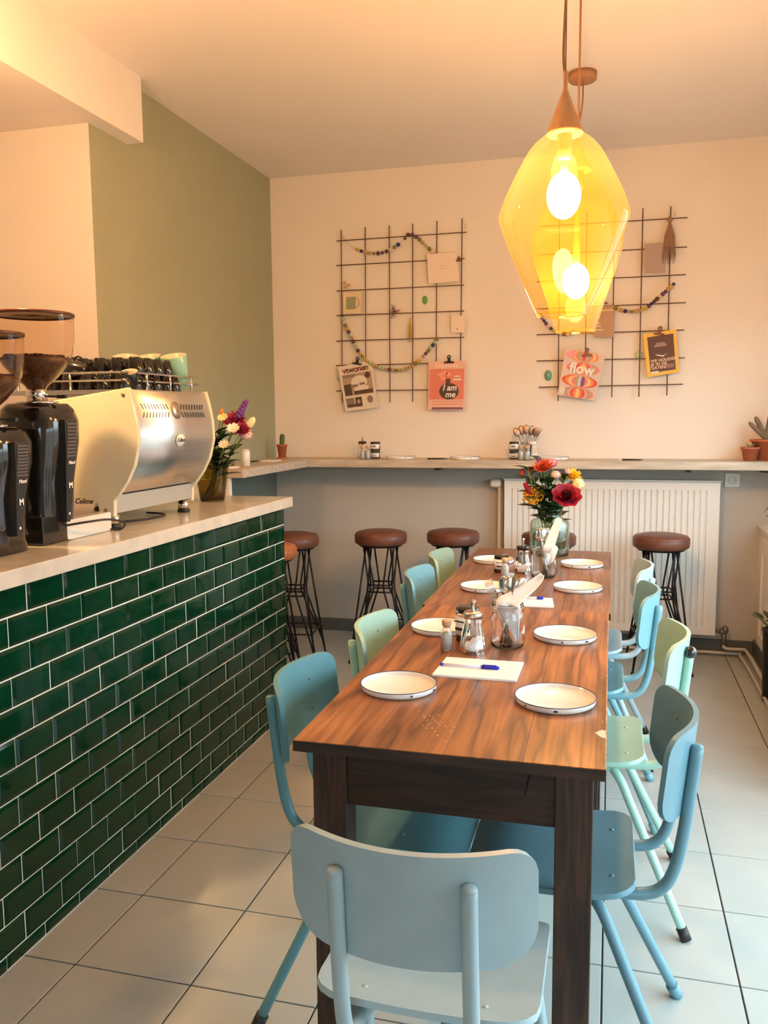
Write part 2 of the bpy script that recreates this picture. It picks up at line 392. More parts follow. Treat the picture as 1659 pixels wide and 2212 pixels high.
# ================================================================== RADIATOR
rd=thing('panel_radiator','white ribbed panel radiator on the back wall under the shelf','radiator',(0,0,0))
x0,x1,zb,zt=-.617,.600,.125,1.012; yf=5.085
MB().box((x0,yf+.012,zb),(x1,YW-.03,zt)).build('body',rad_m,rd,bevel=.006)
m=MB(); n=34; mg=.045; pw=(x1-x0-2*mg)/n
prof=[(x0+.004,yf+.002),(x0+mg-.004,yf+.002)]
for i in range(n):
    xa=x0+mg+i*pw; prof+=[(xa,yf+.010),(xa+.004,yf+.010),(xa+.008,yf),(xa+pw-.004,yf)]
prof+=[(x1-mg,yf+.002),(x1-.004,yf+.002)]
k=len(prof); vs=[(p[0],p[1],zb+.05) for p in prof]+[(p[0],p[1],zt-.05) for p in prof]
m.add(vs,[(i,i+1,i+1+k,i+k) for i in range(k-1)])
for (za,zc) in ((zb+.004,zb+.05),(zt-.05,zt-.004)):
    m.box((x0+.004,yf+.001,za),(x1-.004,yf+.013,zc))
m.build('front_panel',rad_m,rd)
MB().box((x0-.002,yf,zt-.001),(x1+.002,YW-.03,zt+.006)).build('top_grille',rad_m,rd,bevel=.002)
m=MB(); m.lathe([(0,-.03),(.022,-.03),(.026,-.02),(.026,.02),(.022,.032),(0,.034)],16)
kn=m.build('thermostat_knob',pvc,rd); kn.location=(-.672,5.135,.985); kn.rotation_euler=(0,PI/2,0)
MB().tube([(-.650,5.14,.96),(-.650,5.14,.02)],.011,10).build('supply_pipe',mat('cream_pipe_paint',(.70,.62,.50),.5),rd)
m=MB(); m.tube([(.60,5.13,.145),(.655,5.13,.145)],.009,8); m.ball((.640,5.13,.145),.021,10,6); m.ball((.655,5.125,.155),.02,10,6,(1,1,1.3)); m.tube([(.650,5.13,.145),(.650,5.13,.06)],.013,8)
m.build('valve',mat('old_brass',(.22,.20,.17),.4,.7),rd)
pp=mat('grey_pipe_paint',(.55,.52,.46),.45)
tag(MB().tube(smoothpath([(.650,5.13,.07),(.652,5.12,.056),(.67,5.10,.052),(.74,5.10,.052),(.765,5.06,.052),(.768,4.6,.052),(.770,3.5,.052),(.770,3.25,.052),(.770,3.21,.005)],5),.0095,8).build('heating_pipe',pp),'upper grey heating pipe bending from the radiator valve along the right skirting','pipe')
tag(MB().tube(smoothpath([(-.64,5.14,.018),(.2,5.135,.018),(.70,5.13,.018),(.735,5.08,.018),(.745,4.6,.018),(.747,3.5,.018),(.747,3.22,.018)],5),.0095,8).build('heating_pipe',pp),'lower grey heating pipe lying on the floor below the radiator and right skirting','pipe')
# socket
sk=thing('wall_socket','white square power socket right of the radiator below the shelf','socket',(.672,YW,1.015))
MB().box((-.04,-.010,-.04),(.04,0,.04)).build('cover_plate',pvc,sk,bevel=.003)
m=MB(); m.lathe([(.022,0),(.022,.003),(.019,.003),(.018,-.004),(0,-.004)],20); o=m.build('outlet',mat('shaded_plastic',(.5,.5,.48),.5),sk); o.location=(0,-.0105,0); o.rotation_euler=(PI/2,0,0)
m=MB(); m.lathe([(0,0),(.0025,0),(.0025,.002),(0,.002)],8)
for dx in (-.009,.009):
    o=m.build('contact_hole',black_matt,sk); o.location=(dx,-.0105,0); o.rotation_euler=(PI/2,0,0)

# ================================================================== TABLES
def table(name,label,x0,x1,y0,y1,legsy,topm,zt):
    t=thing(name,label,'table',((x0+x1)/2,(y0+y1)/2,0))
    W=(x1-x0)/2; D=(y1-y0)/2; cx=(x0+x1)/2; cy=(y0+y1)/2
    # top from boards
    nb=4; bw=2*W/nb
    for i in range(nb):
        o=MB().box((-W+i*bw+.0003,-D,zt-.022),(-W+(i+1)*bw-.0003,D,zt)).build('board',topm,t,bevel=.0006,seg=1)
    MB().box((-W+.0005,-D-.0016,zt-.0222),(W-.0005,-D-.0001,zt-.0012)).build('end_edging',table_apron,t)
    la,lb=legsy[0]-cy,legsy[1]-cy
    lx=(-W+.027,W-.092); lw=.07
    for yy in (la,lb):
        for xx in lx:
            MB().box((xx,yy,0),(xx+lw,yy+lw,zt-.022)).build('leg',table_dark,t,bevel=.003)
    za=zt-.145
    MB().box((lx[0]+lw,la+.010,za),(lx[1],la+.030,zt-.022)).build('end_rail',table_apron,t,bevel=.002)
    MB().box((lx[0]+lw,lb+lw-.030,za),(lx[1],lb+lw-.010,zt-.022)).build('end_rail',table_apron,t,bevel=.002)
    for xx in (lx[0]+.010,lx[1]+lw-.030):
        MB().box((xx,la+lw,za),(xx+.020,lb,zt-.022)).build('side_rail',table_apron,t,bevel=.002)
    return t
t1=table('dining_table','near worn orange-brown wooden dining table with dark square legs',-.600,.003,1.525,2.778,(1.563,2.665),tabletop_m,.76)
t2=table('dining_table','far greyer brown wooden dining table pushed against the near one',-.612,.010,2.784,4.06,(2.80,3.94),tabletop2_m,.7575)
# paint chips and knot holes on near table
m=MB()
def patch(m,pts,z): 
    m.add([(p[0],p[1],z) for p in pts]+[(p[0],p[1],z+.0005) for p in pts],[tuple(range(len(pts)))[::-1],tuple(range(len(pts),2*len(pts)))])
cxt,cyt=(-.2985,2.1515)
pts=[at(1285,1583,2,.76),at(1300,1577,2,.76),at(1309,1579,2,.76),at(1309,1596,2,.76),at(1296,1592,2,.76)]
patch(m,[(p.x-cxt,p.y-cyt) for p in pts],.76)
for _ in range(34):
    px=random.gauss(940,22); py=random.gauss(1566,14); p=at(px,py,2,.76); r_=random.uniform(.0008,.0022)
    patch(m,[(p.x-cxt+r_*math.cos(a)*random.uniform(.6,1.2),p.y-cyt+r_*math.sin(a)) for a in (0,1.2,2.4,3.7,5)],.76)
for _ in range(26):
    p=at(random.uniform(1286,1312),random.uniform(1200,1660),2,.76); 
    if p.x>-.004: continue
    r_=random.uniform(.0008,.003)
    if p.y<2.76: patch(m,[(p.x-cxt+r_*.5*math.cos(a),p.y-cyt+r_*math.sin(a)) for a in (0,1.2,2.4,3.7,5)],.76)
m.build('paint_chip',mat('old_cream_paint',(.72,.62,.52),.7),t1)
m=MB(); m.add([(.3018,-.6268,.756),(.3018,.6262,.756),(.3018,.6262,.7606),(.3018,-.6268,.7606),(.2995,-.6268,.7606),(.2995,.6262,.7606)],[(0,1,2,3),(3,2,5,4)]); m.build('worn_edge',mat('worn_pale_wood',(.62,.42,.26),.5,nscale=18,namt=.6,stretch=(1,4,1)),t1)  # pale strip along the right edge of the near tabletop
m=MB(); p=[at(x,y,1,1.573) for x,y in ((1145,1672),(1140,1690),(1138,1705),(1132,1722))]
m.tube([(q.x-cxt,1.5725-cyt,q.z) for q in p],[.0015,.0013,.001,.0006],6); m.build('crack',mat('dark_crack',(.008,.004,.003),.9),t1)

# ================================================================== CHAIRS
def curved_panel(w,h,t,fx,n=26,mv=14,rc=.05,bot=None):
    "rounded panel; fx(u,v)->centre point, with normal taken numerically. u in x metres, v in height metres"
    m=MB(); A=[];B=[]
    def halfw(v,):
        q=(bot or rc) if v<0 else rc
        e=h/2-q; a=abs(v)-e
        if a<=0: return w/2
        a=min(a,q); return w/2-q+math.sqrt(max(q*q-a*a,0))
    rows=[]
    for j in range(mv+1):
        s=j/mv; v=-h/2+h*(.5-.5*math.cos(PI*s)); hw=max(halfw(v),.002)
        rows.append([(-hw+2*hw*i/n,v) for i in range(n+1)])
    def nrm(u,v):
        e=.002; a=Vector(fx(u+e,v))-Vector(fx(u-e,v)); b=Vector(fx(u,v+e))-Vector(fx(u,v-e)); return a.cross(b).normalized()
    for sgn in (1,-1):
        vs=[Vector(fx(u,v))+nrm(u,v)*(sgn*t/2) for row in rows for (u,v) in row]
        (A if sgn>0 else B).extend(vs)
    k=n+1
    q=[(j*k+i,j*k+i+1,(j+1)*k+i+1,(j+1)*k+i) for j in range(mv) for i in range(n)]
    m.add(A,q,True); m.add(B,q,True)
    loop=[i for i in range(n+1)]+[j*k+n for j in range(1,mv+1)]+[mv*k+i for i in range(n-1,-1,-1)]+[j*k for j in range(mv-1,0,-1)]
    L_=len(loop); vs=[A[i] for i in loop]+[B[i] for i in loop]
    m.add(vs,[(i,(i+1)%L_,(i+1)%L_+L_,i+L_) for i in range(L_)],True)
    return m
def make_chair(label,seatm,framem,lean=1.0,cap='black',capped_posts=False):
    c=thing('dining_chair',label,'chair')
    # backrest: curved plywood, concave toward the sitter
    def fb(u,v):
        z=.700+v; yc=-.281-.10*(z-.70)*lean
        return (u,yc+.064*(u/.185)**2*1.0,z)
    o=curved_panel(.37,.182,.011,fb,rc=.036,bot=.058).build('backrest',seatm,c,weld=False)
    def fs(u,v):
        y=v; z=.452+.018*max(0,(-y-.06)/.12)**2-.030*max(0,(y-.07)/.105)**2+.010*(u/.18)**2-.006
        return (u,y,z)
    o=curved_panel(.37,.352,.011,fs,rc=.06).build('seat',seatm,c,weld=False)
    R_=.0125
    for s in (-1,1):
        # rear post, seat rail and front leg in one bent tube
        path=smoothpath([(s*.098,-.2855,.748),(s*.098,-.276,.66),(s*.098,-.264,.56),(s*.098,-.250,.49),(s*.098,-.228,.448),(s*.10,-.185,.430),(s*.105,-.08,.428),(s*.112,.06,.420)],5)
        bp=MB().tube(path,R_,12).build('back_post',framem,c)
        lf=MB().tube(smoothpath([(s*.112,.055,.4195),(s*.125,.105,.408),(s*.150,.132,.36),(s*.168,.140,.25),(s*.195,.150,.012)],5),R_*.98,12).build('leg',framem,c)
        lr=MB().tube(smoothpath([(s*.03,-.06,.418),(s*.085,-.085,.414),(s*.118,-.115,.385),(s*.138,-.150,.31),(s*.215,-.288,.012)],5),R_*.98,12).build('leg',framem,c)
        for (xx,yy) in ((.195,.150),(.2145,-.288)):
            d=Vector((s*(.168-.195),.140-.150,.238)) if yy>0 else Vector((s*(.138-.215),.138,.298)); d.normalize(); q=Vector((s*xx,yy,.010)); m=MB(); m.tube([q-d*.008,q+d*.026],.0148,14); m.build('foot_cap',black_matt if cap=='black' else framem,lf if yy>0 else lr)
        if capped_posts and s==-1:
            MB().ball((s*.098,-.287,.757),.018,12,8).build('post_cap',black_gloss,bp)
        else:
            MB().ball((s*.098,-.2855,.748),.0125,10,6,(1,1,.5)).build('post_end',framem,bp)
        for (zz) in (.735,.66):
            y=-.281-.10*(zz-.70)*lean+.064*(.098/.185)**2
            m=MB(); m.ball((s*.098,y+.006,zz),.005,8,4,(1,.5,1)); m.build('rivet',framem,c)
        for (xx,yy) in ((.10,-.13),(.105,.03)):
            z=fs(xx,yy)[2]+.0055; m=MB(); m.ball((s*xx,yy,z),.0055,8,4,(1,1,.45)); m.build('rivet',seatm,c)
    MB().tube([(-.105,-.085,.414),(.105,-.085,.414)],R_*.9,10).build('crossbar',framem,c)
    return c
def paint(n,c): return mat(n,c,.38,nscale=20,namt=.06,coat=.1,bump=.05)
pale=paint('pale_blue_grey_paint',(.37,.51,.56)); petrol=paint('petrol_blue_paint',(.115,.29,.34)); mint=paint('mint_green_paint',(.38,.62,.52)); sky=paint('sky_blue_paint',(.20,.42,.50)); sagec=paint('soft_green_paint',(.36,.52,.40)); ice=paint('ice_blue_paint',(.42,.58,.66)); dusk=paint('dusty_blue_paint',(.14,.29,.36))
R90=PI/2
CH=[ # label, seat, frame, x, y, rot, capped
 ('pale grey-blue school chair at the near end of the table, its back to the camera',pale,pale,-.275,1.385,0,'f',False),
 ('petrol blue school chair nearest the green tiled counter, left of the near table',petrol,petrol,-.470,1.885,-R90,'black',False),
 ('mint green school chair second along the left side of the table',mint,mint,-.430,2.40,-R90,'black',False),
 ('light blue school chair third along the left side of the table',sky,sky,-.480,3.23,-R90,'black',False),
 ('soft green school chair furthest back on the left side of the table',sagec,sagec,-.480,3.68,-R90,'black',False),
 ('dusty blue school chair nearest the camera on the right side of the table',dusk,dusk,-.110,1.805,R90,'f',False),
 ('mint green school chair with black-knobbed back post on the right side',mint,mint,-.070,2.47,R90,'black',True),
 ('light blue school chair third along the right side of the table',sky,sky,-.118,3.06,R90,'f',False),
 ('ice blue school chair furthest back on the right side of the table',ice,ice,-.118,3.56,R90,'black',False)]
for lab,a,b,x,y,rz,cp,kn in CH:
    c=make_chair(lab,a,b,cap=cp,capped_posts=kn); c.location=(x,y,0); c.rotation_euler=(0,0,rz); c['group']='school chairs around the dining tables'

# ================================================================== STOOLS
def make_stool(label,lm):
    t=thing('bar_stool',label,'stool')
    m=MB(); m.lathe([(0,.672),(.135,.672),(.147,.680),(.150,.70),(.149,.722),(.146,.728),(.140,.738),(.10,.7475),(0,.750)],40); st=m.build('seat',lm,t)
    m=MB(); m.lathe([(.1485,.7235),(.1505,.7255),(.1485,.7275)],40); m.build('piping',lm,st)
    m=MB(); m.lathe([(0,.662),(.125,.662),(.125,.672)],28); m.build('mounting_plate',black_metal,t)
    r=.0055
    for k in range(4):
        a=PI/4+k*PI/2; ca,sa=math.cos(a),math.sin(a)
        def P(rad,off,z): return (rad*ca-off*sa,rad*sa+off*ca,z)
        m=MB(); m.tube([P(.100,0,.664),P(.215,0,.010)],r,8)
        for s in (-1,1): m.tube([P(.105,s*.018,.664),P(.068,s*.030,.44),P(.075,s*.028,.40),P(.195,s*.004,.11),P(.2155,0,.012)],r*.95,8)
        lg=m.build('leg',black_metal,t)
        MB().ball((.215*ca,.215*sa,.011),.011,8,5).build('foot',black_metal,lg)
    def ring(rad,z,nm):
        m=MB(); pts=[(rad*math.cos(PI/4+k*PI/2),rad*math.sin(PI/4+k*PI/2),z) for k in range(4)]
        for k in range(4): m.tube([pts[k],pts[(k+1)%4]],r*.9,8)
        return m.build(nm,black_metal,t)
    ring(.085,.44,'tie_frame'); ring(.085,.40,'tie_frame'); ring(.182,.20,'footrest')
    return t
ST=[('orange-tan leather bar stool half hidden behind the end of the green counter',leather2,(-1.70,4.03),.3),
    ('brown leather bar stool standing just right of the green counter end',leather,(-1.72,4.43),.15),
    ('brown leather bar stool in front of the bare wall between counter and table',leather,(-1.262,4.64),.05),
    ('brown leather bar stool behind the chairs, left of the radiator',leather,(-.862,4.74),.12),
    ('brown leather bar stool hidden behind the flower vase, against the radiator',leather,(-.326,4.76),.0),
    ('brown leather bar stool right of the table in front of the radiator',leather,(.272,4.80),.1)]
st0={}
for lab,lm,(x,y),rz in ST:
    if lm.name not in st0:
        o=make_stool(lab,lm); st0[lm.name]=o; o.location=(x,y,0); o.rotation_euler=(0,0,rz); o['group']='bar stools under the wall shelf'
    else: dup(st0[lm.name],(x,y,0),(0,0,rz),lab,'bar stools under the wall shelf')

# ================================================================== PLATES
def make_plate(label):
    t=thing('plate',label,'plate',group='enamel plates laid along the tables')
    m=MB(); m.lathe([(0,0),(.083,0),(.088,.004),(.0900,.0145),(.0893,.0150),(.0882,.0145),(.086,.007),(.082,.004),(0,.0038)],56); m.build('dish',enamel,t)
    m=MB(); m.lathe([(.0893,.0140),(.0907,.0145),(.0907,.0156),(.0893,.0160),(.0881,.0153),(.0884,.0142)],56); m.build('rim',rim_blue,t)
    for a,l in ((-1.2,.10),(-2.0,.05)):
        m=MB(); vs=[];n=5
        for i in range(n+1):
            b=a+l*(i/n-.5); vs+=[(.0898*math.cos(b),.0898*math.sin(b),.0065),(.0906*math.cos(b),.0906*math.sin(b),.0115-.003*abs(i/n-.5))]
        m.add(vs,[(2*i,2*i+2,2*i+3,2*i+1) for i in range(n)]); m.build('enamel_chip',chip_m,t,solid=.0006)
    return t
PL=[('white enamel plate nearest the camera on the left side of the table',(-.472,1.885),1.0),('white enamel plate nearest the camera on the right side of the table',(-.109,1.875),-.3),
 ('white enamel plate second on the left, beside the salt cellar',(-.482,2.45),2.0),('white enamel plate second on the right, opposite the cutlery jar',(-.117,2.44),.4),
 ('white enamel plate third on the left, on the far table',(-.443,3.09),.2),('white enamel plate third on the right, beyond the second notepad',(-.108,3.155),1.1),
 ('white enamel plate furthest back on the left',(-.488,3.68),.5),('white enamel plate furthest back on the right, in front of the flower vase',(-.110,3.66),0)]
p0=None
for lab,(x,y),rz in PL:
    z=.7602 if y<2.77 else .7577
    if p0 is None: p0=make_plate(lab); p0.location=(x,y,z); p0.rotation_euler=(0,0,rz)
    else: dup(p0,(x,y,z),(0,0,rz),lab)

# ================================================================== TABLEWARE
def jar(name,label,cat,loc,prof,m_,extra=None):
    t=thing(name,label,cat,loc); MB().lathe(prof,36).build('glass_body',m_,t); return t
def wall_prof(outer,th):
    inner=[(max(r-th,0.0001),z) for r,z in outer]
    inner=[(r,max(z,outer[0][1]+th*1.6)) for r,z in inner]
    return [(0.0001,outer[0][1])]+outer+inner[::-1]+[(.0001,outer[0][1]+th*1.6)]
def bottle_shaker(label,loc,group=None):
    t=thing('salt_cellar',label,'salt cellar',loc,group=group)
    MB().lathe(wall_prof([(.0155,0),(.0165,.004),(.0165,.045),(.015,.052),(.0085,.062),(.009,.070)],.0012),24).build('bottle',clear,t)
    MB().lathe([(0.0001,.003),(.0150,.003),(.0150,.043),(.012,.050),(.0001,.051)],20).build('salt',salt_m,t)
    MB().lathe([(.0001,.064),(.009,.064),(.0130,.071),(.0135,.081),(.012,.084),(.0001,.0845)],20).build('stopper',cork_m,t)
    return t
def sugar_pourer(label,loc,lid=steel,group=None,sc=1):
    t=thing('sugar_dispenser',label,'sugar dispenser',loc,group=group)
    o=[(.028,0),(.034,.006),(.0345,.02),(.031,.045),(.024,.075),(.0225,.090),(.025,.098)]
    m=MB(); n=48; vs=[];fs=[]
    for r,z in o:
        for j in range(n):
            a=2*PI*j/n; rr=r*(1+.035*math.cos(12*a)); vs.append((rr*math.cos(a),rr*math.sin(a),z))
    for i in range(len(o)-1):
        for j in range(n): fs.append((i*n+j,i*n+(j+1)%n,(i+1)*n+(j+1)%n,(i+1)*n+j))
    m.add(vs,fs,True); m.lathe([(.0001,.0),(.028,0)],n); m.build('glass_body',clear,t)
    m=MB(); n=28; vs=[(0,0,.004)]; 
    m.lathe([(.0001,.004),(.027,.004),(.032,.010),(.0325,.020)],n)
    ring=[(.0325*math.cos(2*PI*j/n),.0325*math.sin(2*PI*j/n),.020+0*j) for j in range(n)]
    top=[(.0315*math.cos(2*PI*j/n),.0315*math.sin(2*PI*j/n),.029+.014*math.cos(2*PI*j/n)) for j in range(n)]
    m.add(ring+top,[(j,(j+1)%n,(j+1)%n+n,j+n) for j in range(n)],True); m.add(top+[(0,0,.030)],[(j,(j+1)%n,n) for j in range(n)],True)
    m.build('sugar',sugar_m,t)
    ld=MB().lathe([(.0001,.112),(.022,.112),(.026,.108),(.027,.095),(.0255,.095),(.0255,.098)],28).build('lid',lid,t)
    MB().tube([(0,0,.045),(0,0,.135),(.004,0,.143)],[.0052,.0052,.005],12).build('pouring_tube',chrome,ld)
    if sc!=1: t.scale=(sc,sc,sc)
    return t
def label_jar(label,loc,title,group=None,h=.085,r=.034,rz=0,lidm=None):
    t=thing('jam_jar',label,'jar',loc,rz,group=group)
    MB().lathe(wall_prof([(r*.92,0),(r,.004),(r,h*.82),(r*.93,h*.9)],.0015),28).build('glass_body',clear,t)
    MB().lathe([(.0001,.003),(r*.93,.003),(r*.93,h*.55),(.0001,h*.55)],24).build('contents',mat('brown_spread',(.16,.07,.04),.6),t)
    MB().lathe([(.0001,h),(r*.9,h),(r*.98,h-.003),(r*.98,h-.014),(r*.9,h-.014)],28).build('lid',lidm or black_gloss,t)
    m=MB(); n=14; vs=[]
    for i in range(n+1):
        a=-PI/2-1.1+2.2*i/n; vs+=[((r+.0006)*math.cos(a),(r+.0006)*math.sin(a),h*.22),((r+.0006)*math.cos(a),(r+.0006)*math.sin(a),h*.75)]
    m.add(vs,[(2*i,2*i+2,2*i+3,2*i+1) for i in range(n)],True); m.build('paper_label',paper,t,solid=.0004)
    if not title:
        m=MB(); m.box((-r*.5,-r-.0016,h*.36),(r*.5,-r-.0006,h*.44)).box((-r*.62,-r-.0016,h*.60),(r*.62,-r-.0006,h*.64)); m.build('label_bands',mat('dark_ink',(.03,.02,.02),.7),t); return t
    text(title,h*.20,mat('dark_ink',(.03,.02,.02),.7),t,(0,-r-.0012,h*.52),(PI/2,0,0),bold=.0006)
    return t
def spoon(m,L=.19):
    m.tube([(0,0,0),(0,.001,L*.55),(0,.0,L*.72)],[.0032,.0022,.0022],6)
    m.ball((0,0,L*.86),.02,12,8,(.95,.22,1.45))
def fork(m,L=.19):
    m.tube([(0,0,0),(0,.001,L*.5),(0,.0,L*.70)],[.0035,.0023,.0025],6)
    m.box((-.011,-.001,L*.69),(.011,.001,L*.76))
    for i in range(4):
        x=-.0095+i*.0063; m.tube([(x,0,L*.75),(x,.002,L*.99)],[.0014,.0008],5)
def knife(m,L=.2):
    m.tube([(0,0,0),(0,0,L*.45)],[.004,.003],6); m.box((-.0015,-.008,L*.45),(.0005,.008,L*.97))
cut={}
def cutlery(kind,label,base,tilt,azi,group,spin=0):
    if kind not in cut:
        m=MB(); {'spoon':spoon,'fork':fork,'knife':knife}[kind](m); o=m.build(kind,chrome if kind!='knife' else steel); cut[kind]=o; c=o
    else: c=cut[kind].copy(); COL.objects.link(c)
    c.location=base; c.rotation_mode='XYZ'
    c.rotation_euler=(Matrix.Rotation(azi,3,'Z')@Matrix.Rotation(tilt,3,'Y')@Matrix.Rotation(spin,3,'Z')).to_euler()
    tag(c,label,kind,group); return c
def napkin(label,loc,pts_w,rz=0):
    "folded paper napkin strip following a path: list of (x,y,z,halfwidth)"
    t=MB(); P=smoothpath([Vector(p[:3]) for p in pts_w],5); W=[]
    k=len(pts_w)-1
    for i in range(len(P)):
        s=i/(len(P)-1)*k; a=int(min(s,k-1e-6)); f=s-a; W.append(pts_w[a][3]*(1-f)+pts_w[a+1][3]*f)
    vs=[];fs=[]
    for i,p in enumerate(P):
        d=(P[min(i+1,len(P)-1)]-P[max(i-1,0)]).normalized(); sd=Vector((1,.0,0)); sd=(sd-d*sd.dot(d)).normalized(); nn=d.cross(sd)
        w_=W[i]; vs+=[p-sd*w_,p-sd*w_*.4+nn*.005,p+sd*w_*.4+nn*.005,p+sd*w_]
    for i in range(len(P)-1):
        for j in range(3): fs.append((4*i+j,4*i+j+1,4*i+j+5,4*i+j+4))
    t.add(vs,fs,True); o=t.build('paper_napkin',napkin_m,solid=.0018); o.location=loc; o.rotation_euler=(0,0,rz)
    return tag(o,label,'napkin')
ZT=.7603; ZT2=.7578
bottle_shaker('small corked salt bottle left of the near sugar dispenser',(-.424,2.236,ZT))
sugar_pourer('fluted glass sugar dispenser with steel pouring tube on the near table',(-.352,2.235,ZT))
label_jar('black-lidded jam jar behind the near sugar dispenser',(-.384,2.345,ZT),'',h=.098,r=.034,rz=-.5)
jr=[(.040,0),(.046,.005),(.0475,.02),(.0475,.078),(.044,.092),(.0415,.098),(.0415,.108),(.0445,.110),(.0445,.118),(.043,.122)]
def cut_jar(label,loc):
    t=thing('cutlery_jar',label,'jar',loc); MB().lathe(wall_prof(jr,.0022),40).build('glass_body',clear,t)
    MB().lathe([(.0425,.1085),(.0455,.110),(.0455,.114),(.0425,.1155)],40).build('rim_band',clear,t); return t
J1=Vector((-.268,2.315,ZT)); J2=Vector((-.250,3.37,ZT2))
cut_jar('glass jar of cutlery and a folded napkin on the near table',J1)
cut_jar('glass jar of cutlery and a napkin on the far table',J2)
g1='cutlery standing in the near glass jar'
cutlery('fork','fork leaning left out of the near cutlery jar',J1+Vector((.005,.0,.006)),-.33,.1,g1,.2)
cutlery('fork','second fork leaning left behind the first in the near cutlery jar',J1+Vector((.012,.012,.006)),-.40,-.25,g1,.3)
cutlery('spoon','large spoon standing up in the middle of the near cutlery jar',J1+Vector((-.004,-.006,.006)),.05,.3,g1,.1)
cutlery('spoon','spoon leaning right under the napkin of the near cutlery jar',J1+Vector((-.012,.010,.006)),.28,.2,g1,.3)
cutlery('spoon','spoon tilted back left in the near cutlery jar',J1+Vector((.008,-.010,.006)),-.16,-.7,g1,0)
cutlery('knife','knife standing at the back of the near cutlery jar',J1+Vector((.0,.02,.006)),.08,1.2,g1,.5)
cutlery('knife','knife leaning right in the near cutlery jar',J1+Vector((-.018,-.004,.006)),.20,-.1,g1,.9)
g2='cutlery standing in the far glass jar'
cutlery('spoon','big spoon standing upright in the far cutlery jar',J2+Vector((.0,-.005,.006)),-.03,.3,g2,0)
cutlery('spoon','spoon leaning left in the far cutlery jar',J2+Vector((.010,.008,.006)),-.17,.1,g2,.2)
cutlery('fork','fork standing at the back of the far cutlery jar',J2+Vector((.0,.015,.006)),.10,.7,g2,.2)
cutlery('knife','knife leaning left in the far cutlery jar',J2+Vector((.018,-.004,.006)),-.2,.2,g2,.2)
napkin('white paper napkin folded over the rim of the near cutlery jar',J1,[(.030,-.031,.022,.003),(.020,-.035,.070,.016),(.010,-.037,.105,.030),(.006,-.036,.126,.034),(.022,-.022,.142,.024),(.055,.0,.164,.017),(.082,.014,.188,.012),(.092,.02,.202,.006)])
napkin('white paper napkin standing twisted in the far cutlery jar',J2,[(.020,-.036,.052,.003),(.026,-.036,.085,.020),(.028,-.034,.118,.030),(.026,-.02,.135,.020),(.040,-.01,.18,.017),(.056,0,.225,.014),(.060,.004,.236,.008)])
bottle_shaker('small corked salt bottle among the far condiments',(-.392,3.29,ZT2))
sugar_pourer('sugar dispenser with black lid beside the far cutlery jar',(-.338,3.44,ZT2),lid=black_gloss)
label_jar('jam jar with printed label tucked behind the far salt bottle',(-.425,3.44,ZT2),'',h=.07,r=.030)
# notepads and pens
def notepad(label,pts,z,rot):
    c=sum(pts,Vector())/4; t=thing('notepad',label,'notepad',(c.x,c.y,z))
    P=[(p.x-c.x,p.y-c.y) for p in pts]
    for i in range(4):
        m=MB(); n=8; sc=1+.012*(i%2)
        m.prism([(a*sc,b*sc+.001*i) for a,b in P],.0012*i,.0012*i+.0010,ax=2); m.build('sheet',paper,t)
    m=MB(); lm=mat('grey_rule',(.6,.62,.75),.8)
    for k in range(5):
        f=.12+.17*k; a=Vector((*P[1],0)).lerp(Vector((*P[2],0)),f); b=Vector((*P[0],0)).lerp(Vector((*P[3],0)),f); a2=a.lerp(b,.06); b2=a.lerp(b,.42)
        m.box((min(a2.x,b2.x),a2.y-.0004,.0047),(max(a2.x,b2.x),a2.y+.0004,.0049))
    m.build('ruled_lines',lm,t); return t
n1=[Vector((-.407,2.150,0)),Vector((-.207,2.148,0)),Vector((-.209,1.992,0)),Vector((-.414,1.995,0))]
notepad('white paper notepad with a blue pen on the near table',n1,ZT,0)
n2=[Vector((-.325,2.955,0)),Vector((-.188,2.955,0)),Vector((-.174,2.825,0)),Vector((-.315,2.82,0))]
notepad('smaller white notepad on the far table in front of the near jar',n2,ZT2,0)
def pen(label,a,b,z):
    a=Vector(a);b=Vector(b);d=(b-a).normalized();L=(b-a).length
    t=thing('ballpoint_pen',label,'pen',(a.x,a.y,z),math.atan2(d.y,d.x))
    MB().tube([(0.006,0,.0045),(L*.70,0,.0045)],.0036,6).build('barrel',mat('clear_plastic_barrel',(.7,.72,.85),.2),t)
    MB().tube([(0,0,.0045),(.008,0,.0045)],.0040,8).build('end_plug',blue_pl,t)
    MB().tube([(L*.70,0,.0045),(L*.97,0,.0045),(L,0,.0045)],[.0048,.0048,.003],10).box((L*.72,-.0015,.009),(L*.95,.0015,.0108)).build('cap',blue_pl,t)
    MB().tube([(L*.45,0,.0045),(L*.70,0,.0045)],.0012,6).build('refill',blue_pl,t)
    return t
zp=ZT+.0048
pen('blue capped ballpoint pen on the near notepad',at(951,1438,2,zp),at(1079,1447,2,zp),zp)
pen('blue capped ballpoint pen on the far notepad',at(1128,1293,2,ZT2+.005),at(1174,1295,2,ZT2+.005),ZT2+.0048)

